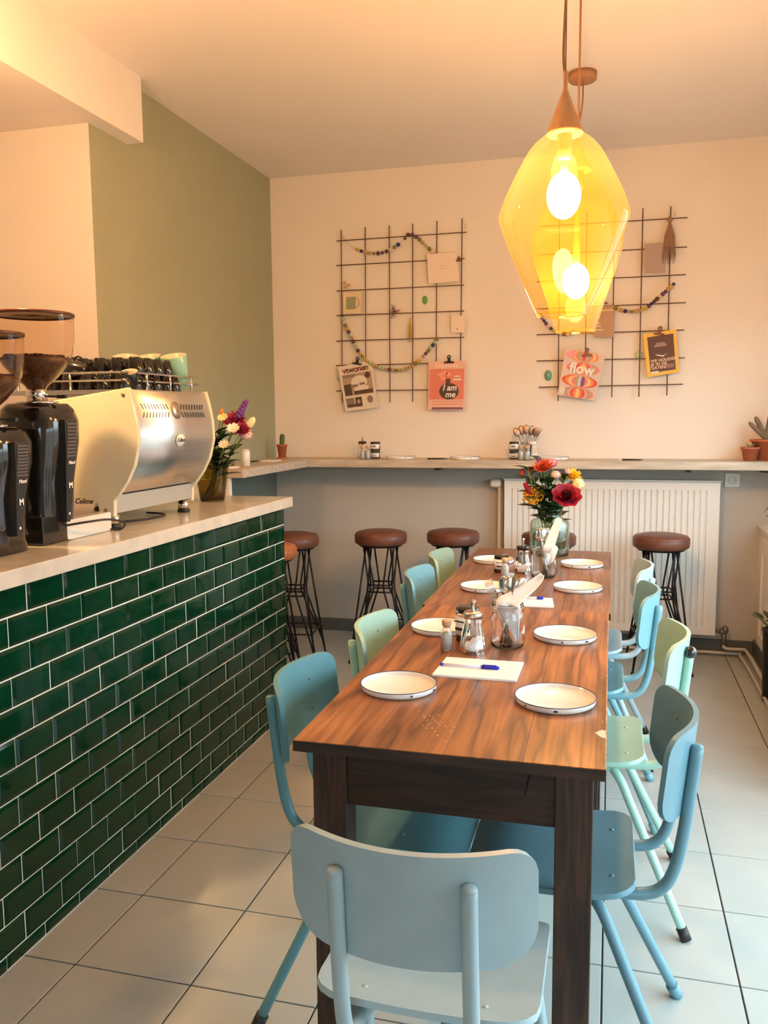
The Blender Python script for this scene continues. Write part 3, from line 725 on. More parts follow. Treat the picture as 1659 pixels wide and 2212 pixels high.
# ================================================================== FLOWERS
def flower(kind,label,head,base,m_,r=.03,group=None,seed=0,cm=None,cat='flower'):
    rnd=random.Random(seed); head=Vector(head); base=Vector(base)
    t=thing('flower',label,cat,base,group=group); h=head-base
    mid=h*.55+Vector((rnd.uniform(-.008,.008),rnd.uniform(-.008,.008),0))
    MB().tube(smoothpath([(0,0,0),tuple(mid),tuple(h)],4),.0022,6).build('stem',stem_m,t)
    up=(h.normalized()*.6+Vector((0,-.8,.35))).normalized()   # heads face outward
    def frame(n):
        a=Vector((1,0,0)); u=(a-n*a.dot(n)).normalized(); return u,n.cross(u)
    u,v=frame(up)
    if kind in ('peony','dahlia','daisy'):
        rings={'peony':[(8,1.0,.15),(8,.8,.55),(7,.55,1.0),(5,.3,1.5)],'dahlia':[(14,1,.2),(13,.82,.5),(11,.62,.9),(8,.38,1.3)],'daisy':[(10,1,.1)]}[kind]
        wd={'peony':.80,'dahlia':.42,'daisy':.5}[kind]
        for n,R_,el in rings:
            for k in range(n):
                a=2*PI*k/n+rnd.uniform(-.15,.15)+R_*3; d=(u*math.cos(a)+v*math.sin(a))*math.cos(el)+up*math.sin(el)
                m=MB(); (m.petal if kind!='dahlia' else m.leaf)(h+up*.003,d,up,r*(R_ if el<.8 else .7),r*wd*(.6+.4*R_),-.25,5); m.build('petal',cm if (kind=='peony' and el>=1.0 and cm) else m_,t)
        MB().ball(tuple(h+up*r*.12),r*.2,8,6).build('flower_centre',cm or m_,t)
    elif kind=='pompon':
        m=MB(); m.ball(tuple(h),r*.8,14,9)
        for _ in range(60):
            d=Vector((rnd.gauss(0,1),rnd.gauss(0,1),rnd.gauss(0,1))).normalized(); m.leaf(h+d*r*.6,d,u,r*.45,r*.3,.1,3)
        m.build('petals',m_,t)
    elif kind=='yarrow':
        m=MB()
        for _ in range(150):
            a=rnd.uniform(0,2*PI); q=math.sqrt(rnd.uniform(0,1)); p=h+(u*math.cos(a)+v*math.sin(a))*r*q+up*(.3*r*(1-q*q)+rnd.uniform(0,.004)); m.ball(tuple(p),.0052,6,4)
        m.build('florets',m_,t)
    elif kind=='spike':
        m=MB(); d=h.normalized(); L=r*2
        m.tube([tuple(h-d*L),tuple(h-d*L*.5),tuple(h)],[r*.25,r*.35,r*.15],8)
        for i in range(34):
            s=i/34; a=i*2.4; p=h-d*L*s; q=Vector((math.cos(a),math.sin(a),.4)); m.ball(tuple(p+q*r*.3*(.5+.6*s)),r*.17,6,4,(1,1,1.3))
        m.build('florets',m_,t)
    elif kind=='bud':
        m=MB(); m.ball(tuple(h),r,12,8,(.8,.8,1.5),Matrix.Rotation(rnd.uniform(-.9,.9),3,'Y')); m.build('bud',m_,t)
    return t
def foliage(label,base,dirs,group,seed,L=.10,W=.035):
    rnd=random.Random(seed)
    for i,(hx,hy,hz,n) in enumerate(dirs):
        h=Vector((hx,hy,hz)); t=thing('leafy_stem',label[i] ,'foliage',base,group=group)
        MB().tube(smoothpath([(0,0,0),tuple(h*.5),tuple(h)],3),.0025,6).build('stem',stem_m,t)
        for k in range(n):
            s=.45+.55*k/max(n-1,1); a=k*2.3+rnd.random(); d=Vector((math.cos(a),math.sin(a),.25))
            MB().leaf(h*s,d+h.normalized()*.5,(0,0,1),L*rnd.uniform(.7,1.1),W*rnd.uniform(.8,1.2),.35,5).build('leaf',leaf_m,t)
red=mat('crimson_petal',(.32,.004,.03),.6,nscale=30,namt=.4); dred=mat('dark_crimson_petal',(.12,.004,.015),.6)
yel=mat('golden_yellow_floret',(.70,.38,.01),.7,nscale=60,namt=.5); lyel=mat('bright_yellow_petal',(.85,.55,.03),.6); crm=mat('cream_petal',(.85,.76,.42),.6)
pink=mat('soft_pink_petal',(.70,.28,.36),.6); ppink=mat('pale_pink_petal',(.80,.55,.52),.6); pur=mat('purple_petal',(.16,.05,.28),.6); org=mat('rust_red_petal',(.48,.07,.03),.6); whp=mat('white_petal',(.86,.84,.72),.6); mag=mat('magenta_petal',(.36,.03,.09),.6)
VX,VY=-.266,3.93
vt=thing('flower_vase','wide clear green-tinted glass vase of mixed flowers at the far end of the table','vase',(VX,VY,ZT2))
vo=[(.080,0),(.088,.006),(.089,.02),(.089,.140),(.082,.158),(.060,.168),(.054,.178),(.056,.205),(.060,.212)]
MB().lathe(wall_prof(vo,.0028),48).build('glass_body',clear_green,vt)
m=MB(); m.lathe([(.0001,.007),(.0845,.007),(.0845,.118),(.0001,.118)],40); m.build('water',glass('vase_water',(.86,.92,.84),.08),vt)
gF='mixed flowers in the clear green glass vase'
def fp(px,py,y): return at(px,py,1,y)
FL=[('peony','large crimson peony facing the camera in the table bouquet',(1222,1078),3.86,red,.072,dred),
 ('yarrow','golden yellow flat-headed bloom at the left of the table bouquet',(1152,1072),3.88,yel,.050,None),
 ('spike','crimson feathery spike at the left edge of the table bouquet',(1134,1046),3.88,red,.034,None),
 ('dahlia','bright yellow dahlia at the upper right of the table bouquet',(1236,1032),3.95,lyel,.044,None),
 ('pompon','cream-yellow round bloom right of the yellow dahlia in the table bouquet',(1249,1046),3.92,crm,.034,None),
 ('dahlia','rust-red dahlia at the top centre of the table bouquet',(1174,1014),3.93,org,.050,None),
 ('pompon','soft pink pompon at the top of the table bouquet',(1192,1000),3.95,pink,.026,None),
 ('pompon','pale pink small bloom in the middle of the table bouquet',(1201,1026),3.90,ppink,.023,None),
 ('bud','pink bud at the upper right of the table bouquet',(1226,1020),3.93,pink,.012,None),
 ('spike','purple sprig topping the table bouquet',(1162,990),3.95,pur,.024,None),
 ('bud','dull red bud at the far left of the table bouquet',(1128,1022),3.95,org,.015,None),
 ('bud','small rust bud beside the purple sprig in the table bouquet',(1146,1014),3.95,org,.013,None)]
for i,(k,lab,(px,py),y,m_,r_,cm) in enumerate(FL):
    hd=fp(px,py,y); a=i*2.1; bs=(VX-.05*math.cos(a)*((hd.x-VX)>0 or 1),VY+.04*math.sin(a),ZT2+.012)
    bs=(VX-(hd.x-VX)*.45,VY+.03*math.sin(a),ZT2+.012)
    flower(k,lab,hd,bs,m_,r_,gF,i,cm)
bs=(VX,VY,ZT2+.015)
foliage(['dark leafy stem on the left of the table bouquet','dark leafy stem behind the peony in the table bouquet','leafy stem at the upper left of the table bouquet','leafy stem at the centre of the table bouquet','leafy stem under the yellow bloom of the table bouquet','leafy stem at the front of the table bouquet'],bs,[(-.10,-.01,.37,10),(.06,.02,.33,11),(-.05,.03,.41,10),(.0,-.04,.33,12),(-.045,-.05,.28,11),(.02,-.05,.27,9)],'leafy stems in the clear green glass vase',5,.095,.052)
# amber vase on the counter
V2=(-1.700,3.42,1.0303)
vt=thing('flower_vase','amber-green glass vase of flowers on the worktop behind the coffee machine','vase',V2)
MB().lathe(wall_prof([(.050,0),(.054,.004),(.060,.05),(.070,.12),(.077,.175),(.079,.180)],.003),40).build('glass_body',amber_green,vt)
MB().lathe([(.0001,.008),(.052,.008),(.062,.09),(.0001,.09)],30).build('water',glass('amber_vase_water',(.75,.66,.35),.08),vt)
gL='mixed flowers in the amber glass vase'
FL=[('spike','tall purple spike in the counter bouquet',(531,868),3.42,pur,.042,None),
 ('dahlia','crimson dahlia in the middle of the counter bouquet',(507,915),3.42,mag,.056,None),
 ('dahlia','magenta-red dahlia right of the white bloom in the counter bouquet',(522,932),3.40,mag,.046,None),
 ('daisy','white open bloom at the front of the counter bouquet',(504,928),3.36,whp,.030,crm),
 ('bud','long cream bud at the right of the counter bouquet',(541,914),3.42,crm,.021,None),
 ('pompon','dusty pink bloom at the lower right of the counter bouquet',(530,938),3.43,ppink,.032,None),
 ('daisy','white bloom next to the coffee machine edge in the counter bouquet',(484,963),3.36,whp,.026,crm),
 ('daisy','cream bloom at the upper left of the counter bouquet',(482,905),3.40,crm,.026,None),
 ('bud','small orange bud peeping over the coffee machine',(478,891),3.42,mat('orange_petal',(.75,.28,.05),.6),.012,None)]
for i,(k,lab,(px,py),y,m_,r_,cm) in enumerate(FL):
    hd=fp(px,py,y); flower(k,lab,hd,(V2[0]-(hd.x-V2[0])*.25,V2[1]+.02*math.sin(i*2),V2[2]+.012),m_,r_,gL,40+i,cm)
foliage(['leafy stem reaching right from the counter bouquet','leafy stem at the centre of the counter bouquet','leafy stem at the front of the counter bouquet','dark leafy stem by the coffee machine side of the counter bouquet'],(V2[0],V2[1],V2[2]+.015),[(.10,-.0,.20,7),(.06,-.02,.27,10),(.065,-.04,.20,9),(.03,-.02,.28,9)],'leafy stems in the amber glass vase',9,.10,.050)

# ================================================================== COFFEE MACHINE
MX0=2.472; MX1=3.035
cm=thing('espresso_machine','large espresso machine with cream side panels and curved stainless back','coffee machine',(0,0,0))
side=[(-2.03,1.425),(-1.515,1.497),(-1.504,1.456),(-1.490,1.385),(-1.487,1.315),(-1.505,1.243),(-1.533,1.190),(-1.566,1.146),(-1.585,1.127),(-1.588,1.072),(-1.640,1.072),(-1.648,1.115),(-1.70,1.130),(-1.95,1.13),(-1.96,1.072),(-2.01,1.072),(-2.02,1.15)]
sm=[]
for nm,ya,yb in (('near',MX0,MX0+.020),('far',MX1-.018,MX1)):
    MB().prism(side,ya,yb,ax=1).build('side_panel',cream,cm,bevel=.004)
# curved back skin
pr=[(-1.523,1.490),(-1.512,1.456),(-1.498,1.385),(-1.495,1.315),(-1.513,1.243),(-1.541,1.190),(-1.576,1.150)]
pr=smoothpath([(a,0,b) for a,b in pr],6); m=MB(); vs=[];k=len(pr)
for p in pr: vs+=[(p[0],MX0+.018,p[2]),(p[0],MX1-.016,p[2])]
m.add(vs,[(2*i,2*i+1,2*i+3,2*i+2) for i in range(k-1)],True)
m.build('back_panel',brushed('brushed_stainless',(.74,.72,.69),.30,axis=2),cm,solid=.003)
MB().box((-2.01,MX0+.02,1.14),(-1.60,MX1-.018,1.40)).build('body',black_matt,cm)
MB().box((-1.605,MX0+.02,1.082),(-1.590,MX1-.018,1.142)).build('lower_rail',mat('satin_aluminium',(.55,.55,.50),.4,.6),cm,bevel=.002)
m=MB(); m.box((-2.0,MX0+.02,1.478),(-1.527,MX1-.018,1.492)); m.build('cup_tray',steel,cm)
for y in (MX0+.025,MX1-.05):
    for x in (-1.614,-1.985):
        MB().lathe([(.0001,.010),(.021,.010),(.021,.048),(.0001,.048)],20,(x,y+.01,1.03)).build('foot',chrome,cm)
        MB().lathe([(.0001,.0002),(.024,.0002),(.024,.011),(.0001,.012)],20,(x,y+.01,1.03)).build('foot_pad',black_matt,cm)
# vents: slanted slots, following the panel
def on_panel(y,z):
    for i in range(k-1):
        if pr[i][2]>=z>=pr[i+1][2]:
            f=(pr[i][2]-z)/(pr[i][2]-pr[i+1][2]); return pr[i][0]*(1-f)+pr[i+1][0]*f
    return pr[-1][0]
m=MB()
for (ya,n,sl,z) in ((2.535,9,-1,1.436),(2.535,9,1,1.408),(2.80,9,1,1.436),(2.80,9,-1,1.408)):
    for i in range(n):
        y=ya+i*.0205; s=sl*.006
        pts=[]
        for (dy,dz) in ((-.0022-s,-.009),(.0022-s,-.009),(.0022+s,.009),(-.0022+s,.009)):
            pts.append((on_panel(0,z+dz)+.0022,y+dy,z+dz))
        m=MB(); m.add(pts,[(0,1,2,3)]); m.build('vent_slot',black_matt,cm,solid=.0012)
def disc(name,y,z,ry,rz_,m_,off,parent,n=28):
    mm=MB(); vs=[(on_panel(0,z)+off+.001,y,z)]
    for j in range(n):
        a=2*PI*j/n; zz=z+rz_*math.sin(a); vs.append((on_panel(0,zz)+off,y+ry*math.cos(a),zz))
    mm.add(vs,[(0,1+j,1+(j+1)%n) for j in range(n)],True); return mm.build(name,m_,parent,solid=.002)
em=disc('round_emblem',2.757,1.424,.030,.030,mat('satin_emblem',(.6,.52,.45),.35,.9),.005,cm)
bd=disc('oval_badge',2.760,1.318,.031,.022,whitep,.005,cm)
ink=mat('blue_grey_ink',(.10,.11,.16),.6)
text('Celime',.019,ink,cm,(on_panel(0,1.318)+.0085,2.760,1.318),(PI/2,0,PI/2),shear=.3,bold=.0004)
text('e',.034,mat('emblem_relief',(.35,.28,.22),.4,.8),cm,(on_panel(0,1.424)+.0085,2.757,1.424),(PI/2,0,PI/2))
for (x,z) in ((-1.535,1.474),(-1.618,1.095)):
    m=MB(); m.lathe([(.0001,.003),(.006,.002),(.007,0)],12); o=m.build('screw',mat('brass_screw',(.35,.25,.12),.4,.8),cm); o.location=(x,MX0-.0005,z); o.rotation_euler=(PI/2,0,0)
for y in (2.56,2.99): 
    m=MB(); m.ball((-1.589,y,1.125),.005,8,5,(.4,1,1)); m.build('screw',chrome,cm)
text('Celime',.024,mat('black_script',(.02,.015,.01),.6),cm,(-1.700,MX0-.0008,1.122),(PI/2,0,0),shear=.3,bold=.0005)
# cup rails
m=MB(); rr=.0035
def rail(z,inset):
    xa,xb=-1.97,-1.545; ya,yb=MX0+.03,MX1-.02
    m.tube(smoothpath([(xa,ya+.02,z),(xa+.02,ya,z),(xb-.02,ya,z),(xb,ya+.02,z),(xb,yb,z)],3),rr,8)
rail(1.522,0); rail(1.548,0); m.build('cup_rail',chrome,cm)
m=MB()
for (x,y) in ((-1.545,2.64),(-1.545,2.80),(-1.545,2.96),(-1.965,MX0+.045),(-1.75,MX0+.03)): m.tube([(x,y,1.488),(x,y,1.549)],.0045,8)
m.build('rail_post',chrome,cm)
# power cable
tag(MB().tube(smoothpath([(-1.60,2.20,1.075),(-1.535,2.25,1.085),(-1.515,2.33,1.083),(-1.520,2.42,1.062),(-1.553,2.455,1.036),(-1.60,2.44,1.036),(-1.66,2.43,1.036)],6),.0035,8).build('power_cable',black_matt),'black cable curving over the white grinder base to the worktop','cable')
tag(MB().tube(smoothpath([(-1.72,2.60,1.035),(-1.645,2.64,1.036),(-1.60,2.74,1.037),(-1.62,2.86,1.036),(-1.72,2.90,1.036)],6),.004,8).build('power_cable',black_matt),'black cable lying in a loop under the espresso machine','cable')
# cups
blk=mat('black_cup_glaze',(.012,.010,.009),.15,coat=.5); cin=mat('cream_cup_inside',(.80,.66,.48),.3); mnt=mat('mint_cup_glaze',(.25,.52,.40),.25,coat=.4)
def make_cup(label,outer,r,h,group,name='espresso_cup',cat='cup',handle=True):
    t=thing(name,label,cat,group=group)
    MB().lathe([(.0001,0),(r*.62,0),(r*.66,.003),(r*.9,h*.55),(r,h),(r*.985,h+.001)],24).build('outer_wall',outer,t)
    MB().lathe([(r*.985,h+.001),(r*.93,h),(r*.83,h*.55),(r*.55,.006),(.0001,.005)],24).build('inner_wall',cin,t)
    if handle:
        pts=[(r*.86+.016*math.sin(a)*1.0,0,h*.55+.016*math.cos(a)) for a in [PI*i/10 for i in range(11)]]
        MB().tube(pts,.0032,6).build('handle',outer,t)
    return t
Z0=1.4925; gA='black espresso cups upside down in the lower layer on the machine'; gB='black espresso cups upside down in the upper layer on the machine'
lowlab='black espresso cup upside down in the bottom layer on the espresso machine'; uplab='black espresso cup upside down in the second layer on the espresso machine'
cup0=None
def place_cup(lab,grp,loc,rot):
    global cup0
    if cup0 is None: cup0=make_cup(lab,blk,.031,.055,grp); cup0.location=loc; cup0.rotation_euler=rot; return cup0
    return dup(cup0,loc,rot,lab,grp)
for i in range(6):
    for j in range(5):
        x=-1.582-.068*j; y=2.548+.067*i
        if y>2.89: continue
        place_cup(lowlab,gA,(x,y,Z0+.0565),(PI,0,PI/2 if j==0 and i%2 else (PI if j==4 else 0)+.0+(.5*i if j not in(0,4) else 0)))
for i in range(5):
    for j in range(5):
        x=-1.590-.068*j; y=2.575+.068*i
        if (i,j) in ((0,0),(0,1),(0,2)): continue
        place_cup(uplab,gB,(x,y,Z0+.1135),(PI,0,0 if j==4 else 1.1*i+j))
place_cup('black espresso cup tipped toward the camera showing its cream inside, near corner of the stack',None or 'tipped espresso cups on the stack',at(277,803,1,2.55)-Vector((0,-.018,.052)),(.42,0,.15))
place_cup('black espresso cup tipped further left on the stack, cream inside barely showing','tipped espresso cups on the stack',at(238,806,1,2.545)-Vector((0,-.015,.052)),(.34,-.38,0))
place_cup('black espresso cup lying on its side at the left end of the stack, handle up','tipped espresso cups on the stack',at(186,800,1,2.54),(0,-1.45,.1))
mk=make_cup('tall mint green cup at the right end of the cups on the espresso machine',mnt,.049,.125,'tall cups on the espresso machine','tall_cup',handle=False); mk.location=(-1.605,2.985,Z0+.001)
mk.location=(-1.598,2.965,Z0+.016); mk.rotation_euler=(.30,0,0)
c=dup(mk,(-1.705,2.965,Z0+.016),(.30,0,0),'tall mint cup left of the right-hand mint cup, only its cream inside showing')
c=dup(mk,(-1.815,2.960,Z0+.018),(.30,.14,0),'tall cup tilted at the back of the cup stack, cream inside showing')

# ================================================================== GRINDERS
def lerp(a,b,t): return a+(b-a)*t
def make_grinder(label,loc,hs,group):
    t=thing('coffee_grinder',label,'coffee grinder',loc,group=group)
    # body: lofted rounded sections
    secs=[(.0,.070,.085,0,0),(.06,.068,.083,0,0),(.18,.074,.088,.0,0),(.30,.092,.098,.004,0),(.36,.095,.098,.004,0),(.395,.088,.090,0,0),(.412,.072,.075,0,0)]
    m=MB(); n=36; vs=[];fs=[]
    for (z,a,b,ox,oy) in secs:
        for j in range(n):
            th=2*PI*j/n; c_,s_=math.cos(th),math.sin(th); e=.55
            vs.append((ox+a*math.copysign(abs(c_)**e,c_),oy+b*math.copysign(abs(s_)**e,s_),z*hs))
    for i in range(len(secs)-1):
        for j in range(n): fs.append((i*n+j,i*n+(j+1)%n,(i+1)*n+(j+1)%n,(i+1)*n+j))
    fs.append(tuple(range(n))[::-1]); fs.append(tuple(range((len(secs)-1)*n,len(secs)*n)))
    m.add(vs,fs,True); m.build('body',black_gloss,t)
    # rounded motor housing facing the camera, leaning
    m=MB(); m.tube([(-.005,-.055,.03),(-.018,-.045,.30*hs)],[.052,.036],24); m.build('motor_housing',black_gloss,t)
    # tapered spine panel on the room side
    def S(z,yy): 
        x=lerp(.078,.101,min(1,z/.30)); return (x+.012,yy,z*hs)
    m=MB(); zs=[.06,.12,.20,.28,.365]; ws=[.010,.015,.021,.027,.032]
    vs=[]
    for z,wd in zip(zs,ws):
        x=lerp(.076,.104,min(1,max(0,(z-.02)/.30)))
        vs+=[(x-.02,-wd,z*hs),(x-.02,wd,z*hs),(x+.008,-wd*.9,z*hs),(x+.008,wd*.9,z*hs)]
    fs=[]
    for i in range(len(zs)-1):
        b=4*i; fs+=[(b+2,b+3,b+7,b+6),(b,b+2,b+6,b+4),(b+3,b+1,b+5,b+7)]
    fs+=[(0,1,3,2),(len(vs)-4,len(vs)-2,len(vs)-1,len(vs)-3)]
    m.add(vs,fs); sp=m.build('spine_panel',black_matt,t,bevel=.002)
    m=MB()
    for i in range(10):
        z=.255+i*.0105; x=lerp(.076,.104,min(1,max(0,(z-.02)/.30)))+.0082; m.box((x,-.022,z*hs),(x+.002,.022,(z+.0055)*hs))
    m.build('vent_grille',grille_m,sp)
    x=lerp(.076,.104,(.235-.02)/.30)+.010
    text('Mazzi',.014,whitep,t,(x+.001,0,.238*hs),(PI/2,0,PI/2),shear=.3,bold=.0003)
    x=lerp(.076,.104,(.165-.02)/.30)+.010
    text('M',.024,whitep,t,(x+.001,0,.170*hs),(PI/2,0,PI/2),bold=.0008)
    text('M',.010,grille_m,t,(x+.001,0,.150*hs),(PI/2,0,PI/2))
    x=lerp(.076,.104,(.09-.02)/.30)+.009
    MB().ball((x,0,.085*hs),.0055,8,6,(.5,1,1)).build('screw',chrome,t)
    # base
    MB().box((-.075,-.10,.002),(.070,-.02,.085*hs)).build('base_block',black_gloss,t,bevel=.004)
    z=.412*hs
    MB().lathe([(.0001,z),(.060,z),(.060,z+.006),(.044,z+.008),(.0001,z+.008)],32).build('collar',chrome,t)
    MB().lathe([(.0001,z+.008),(.030,z+.008),(.030,z+.040),(.027,z+.044),(.0001,z+.044)],28).build('neck',chrome,t)
    MB().tube([(.028,0,z+.022),(.075,.0,z+.020)],.003,6).box((.072,-.006,z+.015),(.10,.006,z+.025)).build('slide_gate',black_matt,t)
    z1=z+.042
    hp=[(.026,0),(.034,.012),(.060,.034),(.088,.066),(.106,.102),(.113,.145),(.115,.215)]
    hp=[(r*(.95 if hs<1 else 1),z1+q*(1 if hs>=1 else .95)) for r,q in hp]; ztp=hp[-1][1]
    ho=MB().lathe(hp,48).build('hopper',hopper_glass,t)
    fill=[(.0001,z1+.001)]+[(r*.965,q) for r,q in hp if q<z1+.095]+[(hp[4][0]*.955,z1+.090),(.06,z1+.101),(.0001,z1+.098)]
    m=MB(); m.lathe(fill,48)
    rnd=random.Random(3)
    for _ in range(90):
        a=rnd.uniform(0,2*PI); q=math.sqrt(rnd.random())*.088; m.ball((q*math.cos(a),q*math.sin(a),z1+.098),.0055,6,4,(1.3,.8,.6))
    o=m.build('coffee_beans',beans_m,ho); o['kind']='stuff'
    R_=hp[-1][0]
    MB().lathe([(R_,ztp-.002),(R_+.0025,ztp),(R_+.0025,ztp+.006),(R_-.001,ztp+.008),(.0001,ztp+.010),(.0001,ztp+.004),(R_-.004,ztp+.002)],48).build('lid',lid_brown,ho)
    return t
gr=make_grinder('taller black coffee grinder with a hopper of beans next to the espresso machine',(-1.655,2.20,1.0303),1.0,'coffee grinders on the worktop')
m=MB(); m.box((-1.625,2.215,1.0305),(-1.585,2.452,1.092)); 
gb=tag(m.build('knock_box',mat('pale_grey_enamel',(.72,.73,.68),.25,coat=.3),bevel=.004),'pale grey metal box on the worktop between grinder and espresso machine','box')
gr2=make_grinder('lower black coffee grinder at the left edge, in front of the taller one',(-1.645,1.965,1.0303),.84,'coffee grinders on the worktop')

# ================================================================== PENDANT LAMPS
def bulb_mat(s): 
    m=emis('bulb_glow_%d'%int(s),(1.0,.52,.225),s); return m
bm_=bulb_mat(BULB_PENDANT); bm2=bulb_mat(BULB_COUNTER)
def lamp(label,x,y,zb,hh,R_,rod,hook,drop):
    t=thing('pendant_lamp',label,'lamp',(x,y,0),group='glass pendant lamps')
    prof=[(.066,0),(.070,.004),(R_*.63,hh*.19),(R_*.84,hh*.37),(R_*.985,hh*.515),(R_,hh*.545),(R_*.985,hh*.575),(R_*.86,hh*.69),(R_*.55,hh*.90),(R_*.30,hh*.985),(.046,hh)]
    prof=[(r,zb+z) for r,z in prof]
    P=smoothpath([(r,0,z) for r,z in prof],4); P=[(p.x,p.z) for p in P]
    gs=MB().lathe(P,64).build('glass_shade',amber,t)
    MB().lathe([(.064,zb-.003),(.070,zb-.001),(.070,zb+.004),(.064,zb+.005),(.064,zb-.003)],40).build('shade_rim',amber,gs)
    zc=zb+hh
    MB().lathe([(.0001,zc-.006),(.048,zc-.006),(.048,zc+.002),(.006,zc+rod),(.006,zc+rod+.045),(.0001,zc+rod+.047)],32).build('cone_cap',cone_m,t)
    MB().lathe([(.0001,zc-.006),(.020,zc-.006),(.020,zc-.065),(.014,zc-.075),(.0001,zc-.075)],20).build('lamp_holder',cone_m,t)
    zbulb=zc-drop
    MB().lathe([(.012,zc-.06),(.012,zbulb+.055)],14).build('socket_tube',cone_m,t)
    MB().ball((0,0,zbulb),.046,20,14,(1,1,1.35)).build('bulb',bm_,t)
    top=zc+rod+.045
    MB().tube([(0,0,top),(hook[0]-x,hook[1]-y,CZ)],.0018,6).build('hanging_wire',cord_m,t)
    return t,top
lx,ly=-.140,2.45
L1,top=lamp('nearer amber glass pendant lamp with wooden cone hanging over the table',lx,ly,1.672,.485,.176,.112,(lx,ly,CZ),.165)
MB().tube(smoothpath([(-.002,0,top-.01),(-.006,-.005,top+.06),(.002,-.01,top+.28),(.010,-.05,top+.46),(.02,-.2,CZ-.01)],6),.0034,8).build('cord',cord_m,L1)
lx2,ly2=-.133,3.15
L2,top=lamp('farther amber glass pendant lamp partly hidden behind the nearer one',lx2,ly2,1.690,.555,.160,.080,(lx2+.001,ly2,CZ),.38)
MB().tube(smoothpath([(.0,0,top-.01),(-.003,.10,top+.06),(-.008,.50,top+.26),(-.020,.86,CZ-.075),(-.024,.868,CZ-.033)],6),.0034,8).build('cord',cord_m,L2)
MB().tube(smoothpath([(.003,0,top-.01),(.0,-.01,top+.10),(.002,-.03,CZ-.01)],6),.0036,8).build('cord',cord_m,L2)
MB().lathe([(.0001,CZ-.034),(.058,CZ-.034),(.062,CZ-.030),(.062,CZ-.001),(.0001,CZ-.001)],40,(-.157-lx2,4.03-ly2,0)).build('ceiling_canopy',mat('brown_canopy',(.40,.20,.10),.6),L2)
# bare bulb pendant above the counter, outside the picture on the left
t=thing('pendant_lamp','bare bulb on a cord above the service counter','lamp',(-1.76,2.06,0))
MB().ball((0,0,2.36),.05,20,14,(1,1,1.1)).build('bulb',bm2,t)
MB().lathe([(.0001,2.41),(.02,2.41),(.02,2.47),(.0001,2.475)],16).build('lamp_holder',cone_m,t)
MB().tube([(0,0,2.47),(0,0,CZ)],.003,8).build('cord',cord_m,t)

sp_=bpy.data.lights.new('spot','SPOT'); sp_.energy=SPOT_W; sp_.color=(1,.62,.25); sp_.spot_size=math.radians(80); sp_.spot_blend=.5; sp_.shadow_soft_size=.02
so=bpy.data.objects.new('spot_beam',sp_); COL.objects.link(so); so.parent=t; so.location=(0,0,2.285)
# ================================================================== WALL GRIDS AND PINNED THINGS
YG=5.172
def wp(px,py,y=YG): return at(px,py,1,y)
def grid(label,V,Hh):
    a=wp(*V[0][0]); t=thing('wire_grid',label,'wire grid',(a.x,YG,a.z))
    def rod(p,q,dy,nm):
        A=wp(*p)-Vector((a.x,YG,a.z)); B=wp(*q)-Vector((a.x,YG,a.z)); MB().tube([(A.x,dy,A.z),(B.x,dy,B.z)],.0032,8).build(nm,rust,t)
    for p,q in V: rod(p,q,0,'vertical_rod')
    for p,q in Hh: rod(p,q,-.0062,'horizontal_rod')
    for p in (V[0],V[-1]):
        for f in (.06,):
            A=wp(p[0][0],p[0][1]+30)-Vector((a.x,YG,a.z)); MB().tube(smoothpath([(A.x+.02,.026,A.z+.03),(A.x+.02,-.008,A.z+.028),(A.x+.02,-.012,A.z+.045)],4),.002,6).build('hook',steel,t)
    return t
grid('brown steel wire grid on the back wall, the left one, over two stools',[((737,496),(739.5,870)),((789,491),(790.5,870)),((841,487),(842.5,869.6)),((891.6,483),(891.6,868.5)),((944,477),(942,866)),((998.5,471.5),(994,864))],
 [((728,521),(1008.5,502)),((727,574),(1004,558.7)),((728,629),(1003,616)),((728,682),(1003,672)),((727,737),(1003,728.6)),((727,790),(1003,783)),((727,844.6),(1003,841))])
grid('brown steel wire grid on the back wall, the right one behind the pendant lamps',[((1209,462),(1205.7,866)),((1268,458),(1263.5,862)),((1328,455),(1321.4,858)),((1388.7,450),(1380,857)),((1449,445.6),(1440.3,854.5))],
 [((1163,490),(1485,470.7)),((1160,551),(1484,534)),((1160,609),(1481,593.6)),((1160,667.7),(1481,654)),((1159.4,723.4),(1478,713)),((1159,780),(1479,773)),((1164,836.6),(1475,830))])
# garlands
BC=[mat('bead_'+n,c,.6) for n,c in (('brown',(.10,.05,.02)),('navy',(.03,.03,.12)),('mustard',(.55,.36,.06)),('olive',(.22,.18,.04)),('cream',(.65,.50,.34)),('sage',(.38,.48,.30)),('purple',(.12,.05,.12)),('tan',(.45,.28,.13)))]
string_m=mat('beige_string',(.45,.33,.22),.8)
def garland(label,path,beads,seed,r=.0125,skip=()):
    rnd=random.Random(seed); P=[wp(x,y,YG-.016) for x,y in path]; o0=P[0]
    t=thing('bead_garland',label,'garland',o0)
    S=smoothpath([tuple(p-o0) for p in P],8); MB().tube(S,.0011,5).build('string',string_m,t)
    ds=[0]
    for i in range(1,len(S)): ds.append(ds[-1]+(S[i]-S[i-1]).length)
    me={}
    for b in range(beads):
        s=ds[-1]*(b+.5)/beads
        if any(a<=(b+.5)/beads<=c for a,c in skip): continue
        i=max(j for j in range(len(ds)) if ds[j]<=s); i=min(i,len(S)-2); f=(s-ds[i])/max(ds[i+1]-ds[i],1e-6); p=S[i].lerp(S[i+1],f)
        mm=rnd.choice(BC)
        if mm.name not in me: o=MB().ball((0,0,0),r,10,7).build('bead',mm,t); me[mm.name]=o.data
        else: o=bpy.data.objects.new('bead',me[mm.name]); COL.objects.link(o); o.parent=t
        o.location=p; s_=rnd.uniform(.75,1.1); o.scale=(s_,s_,s_)
    return t
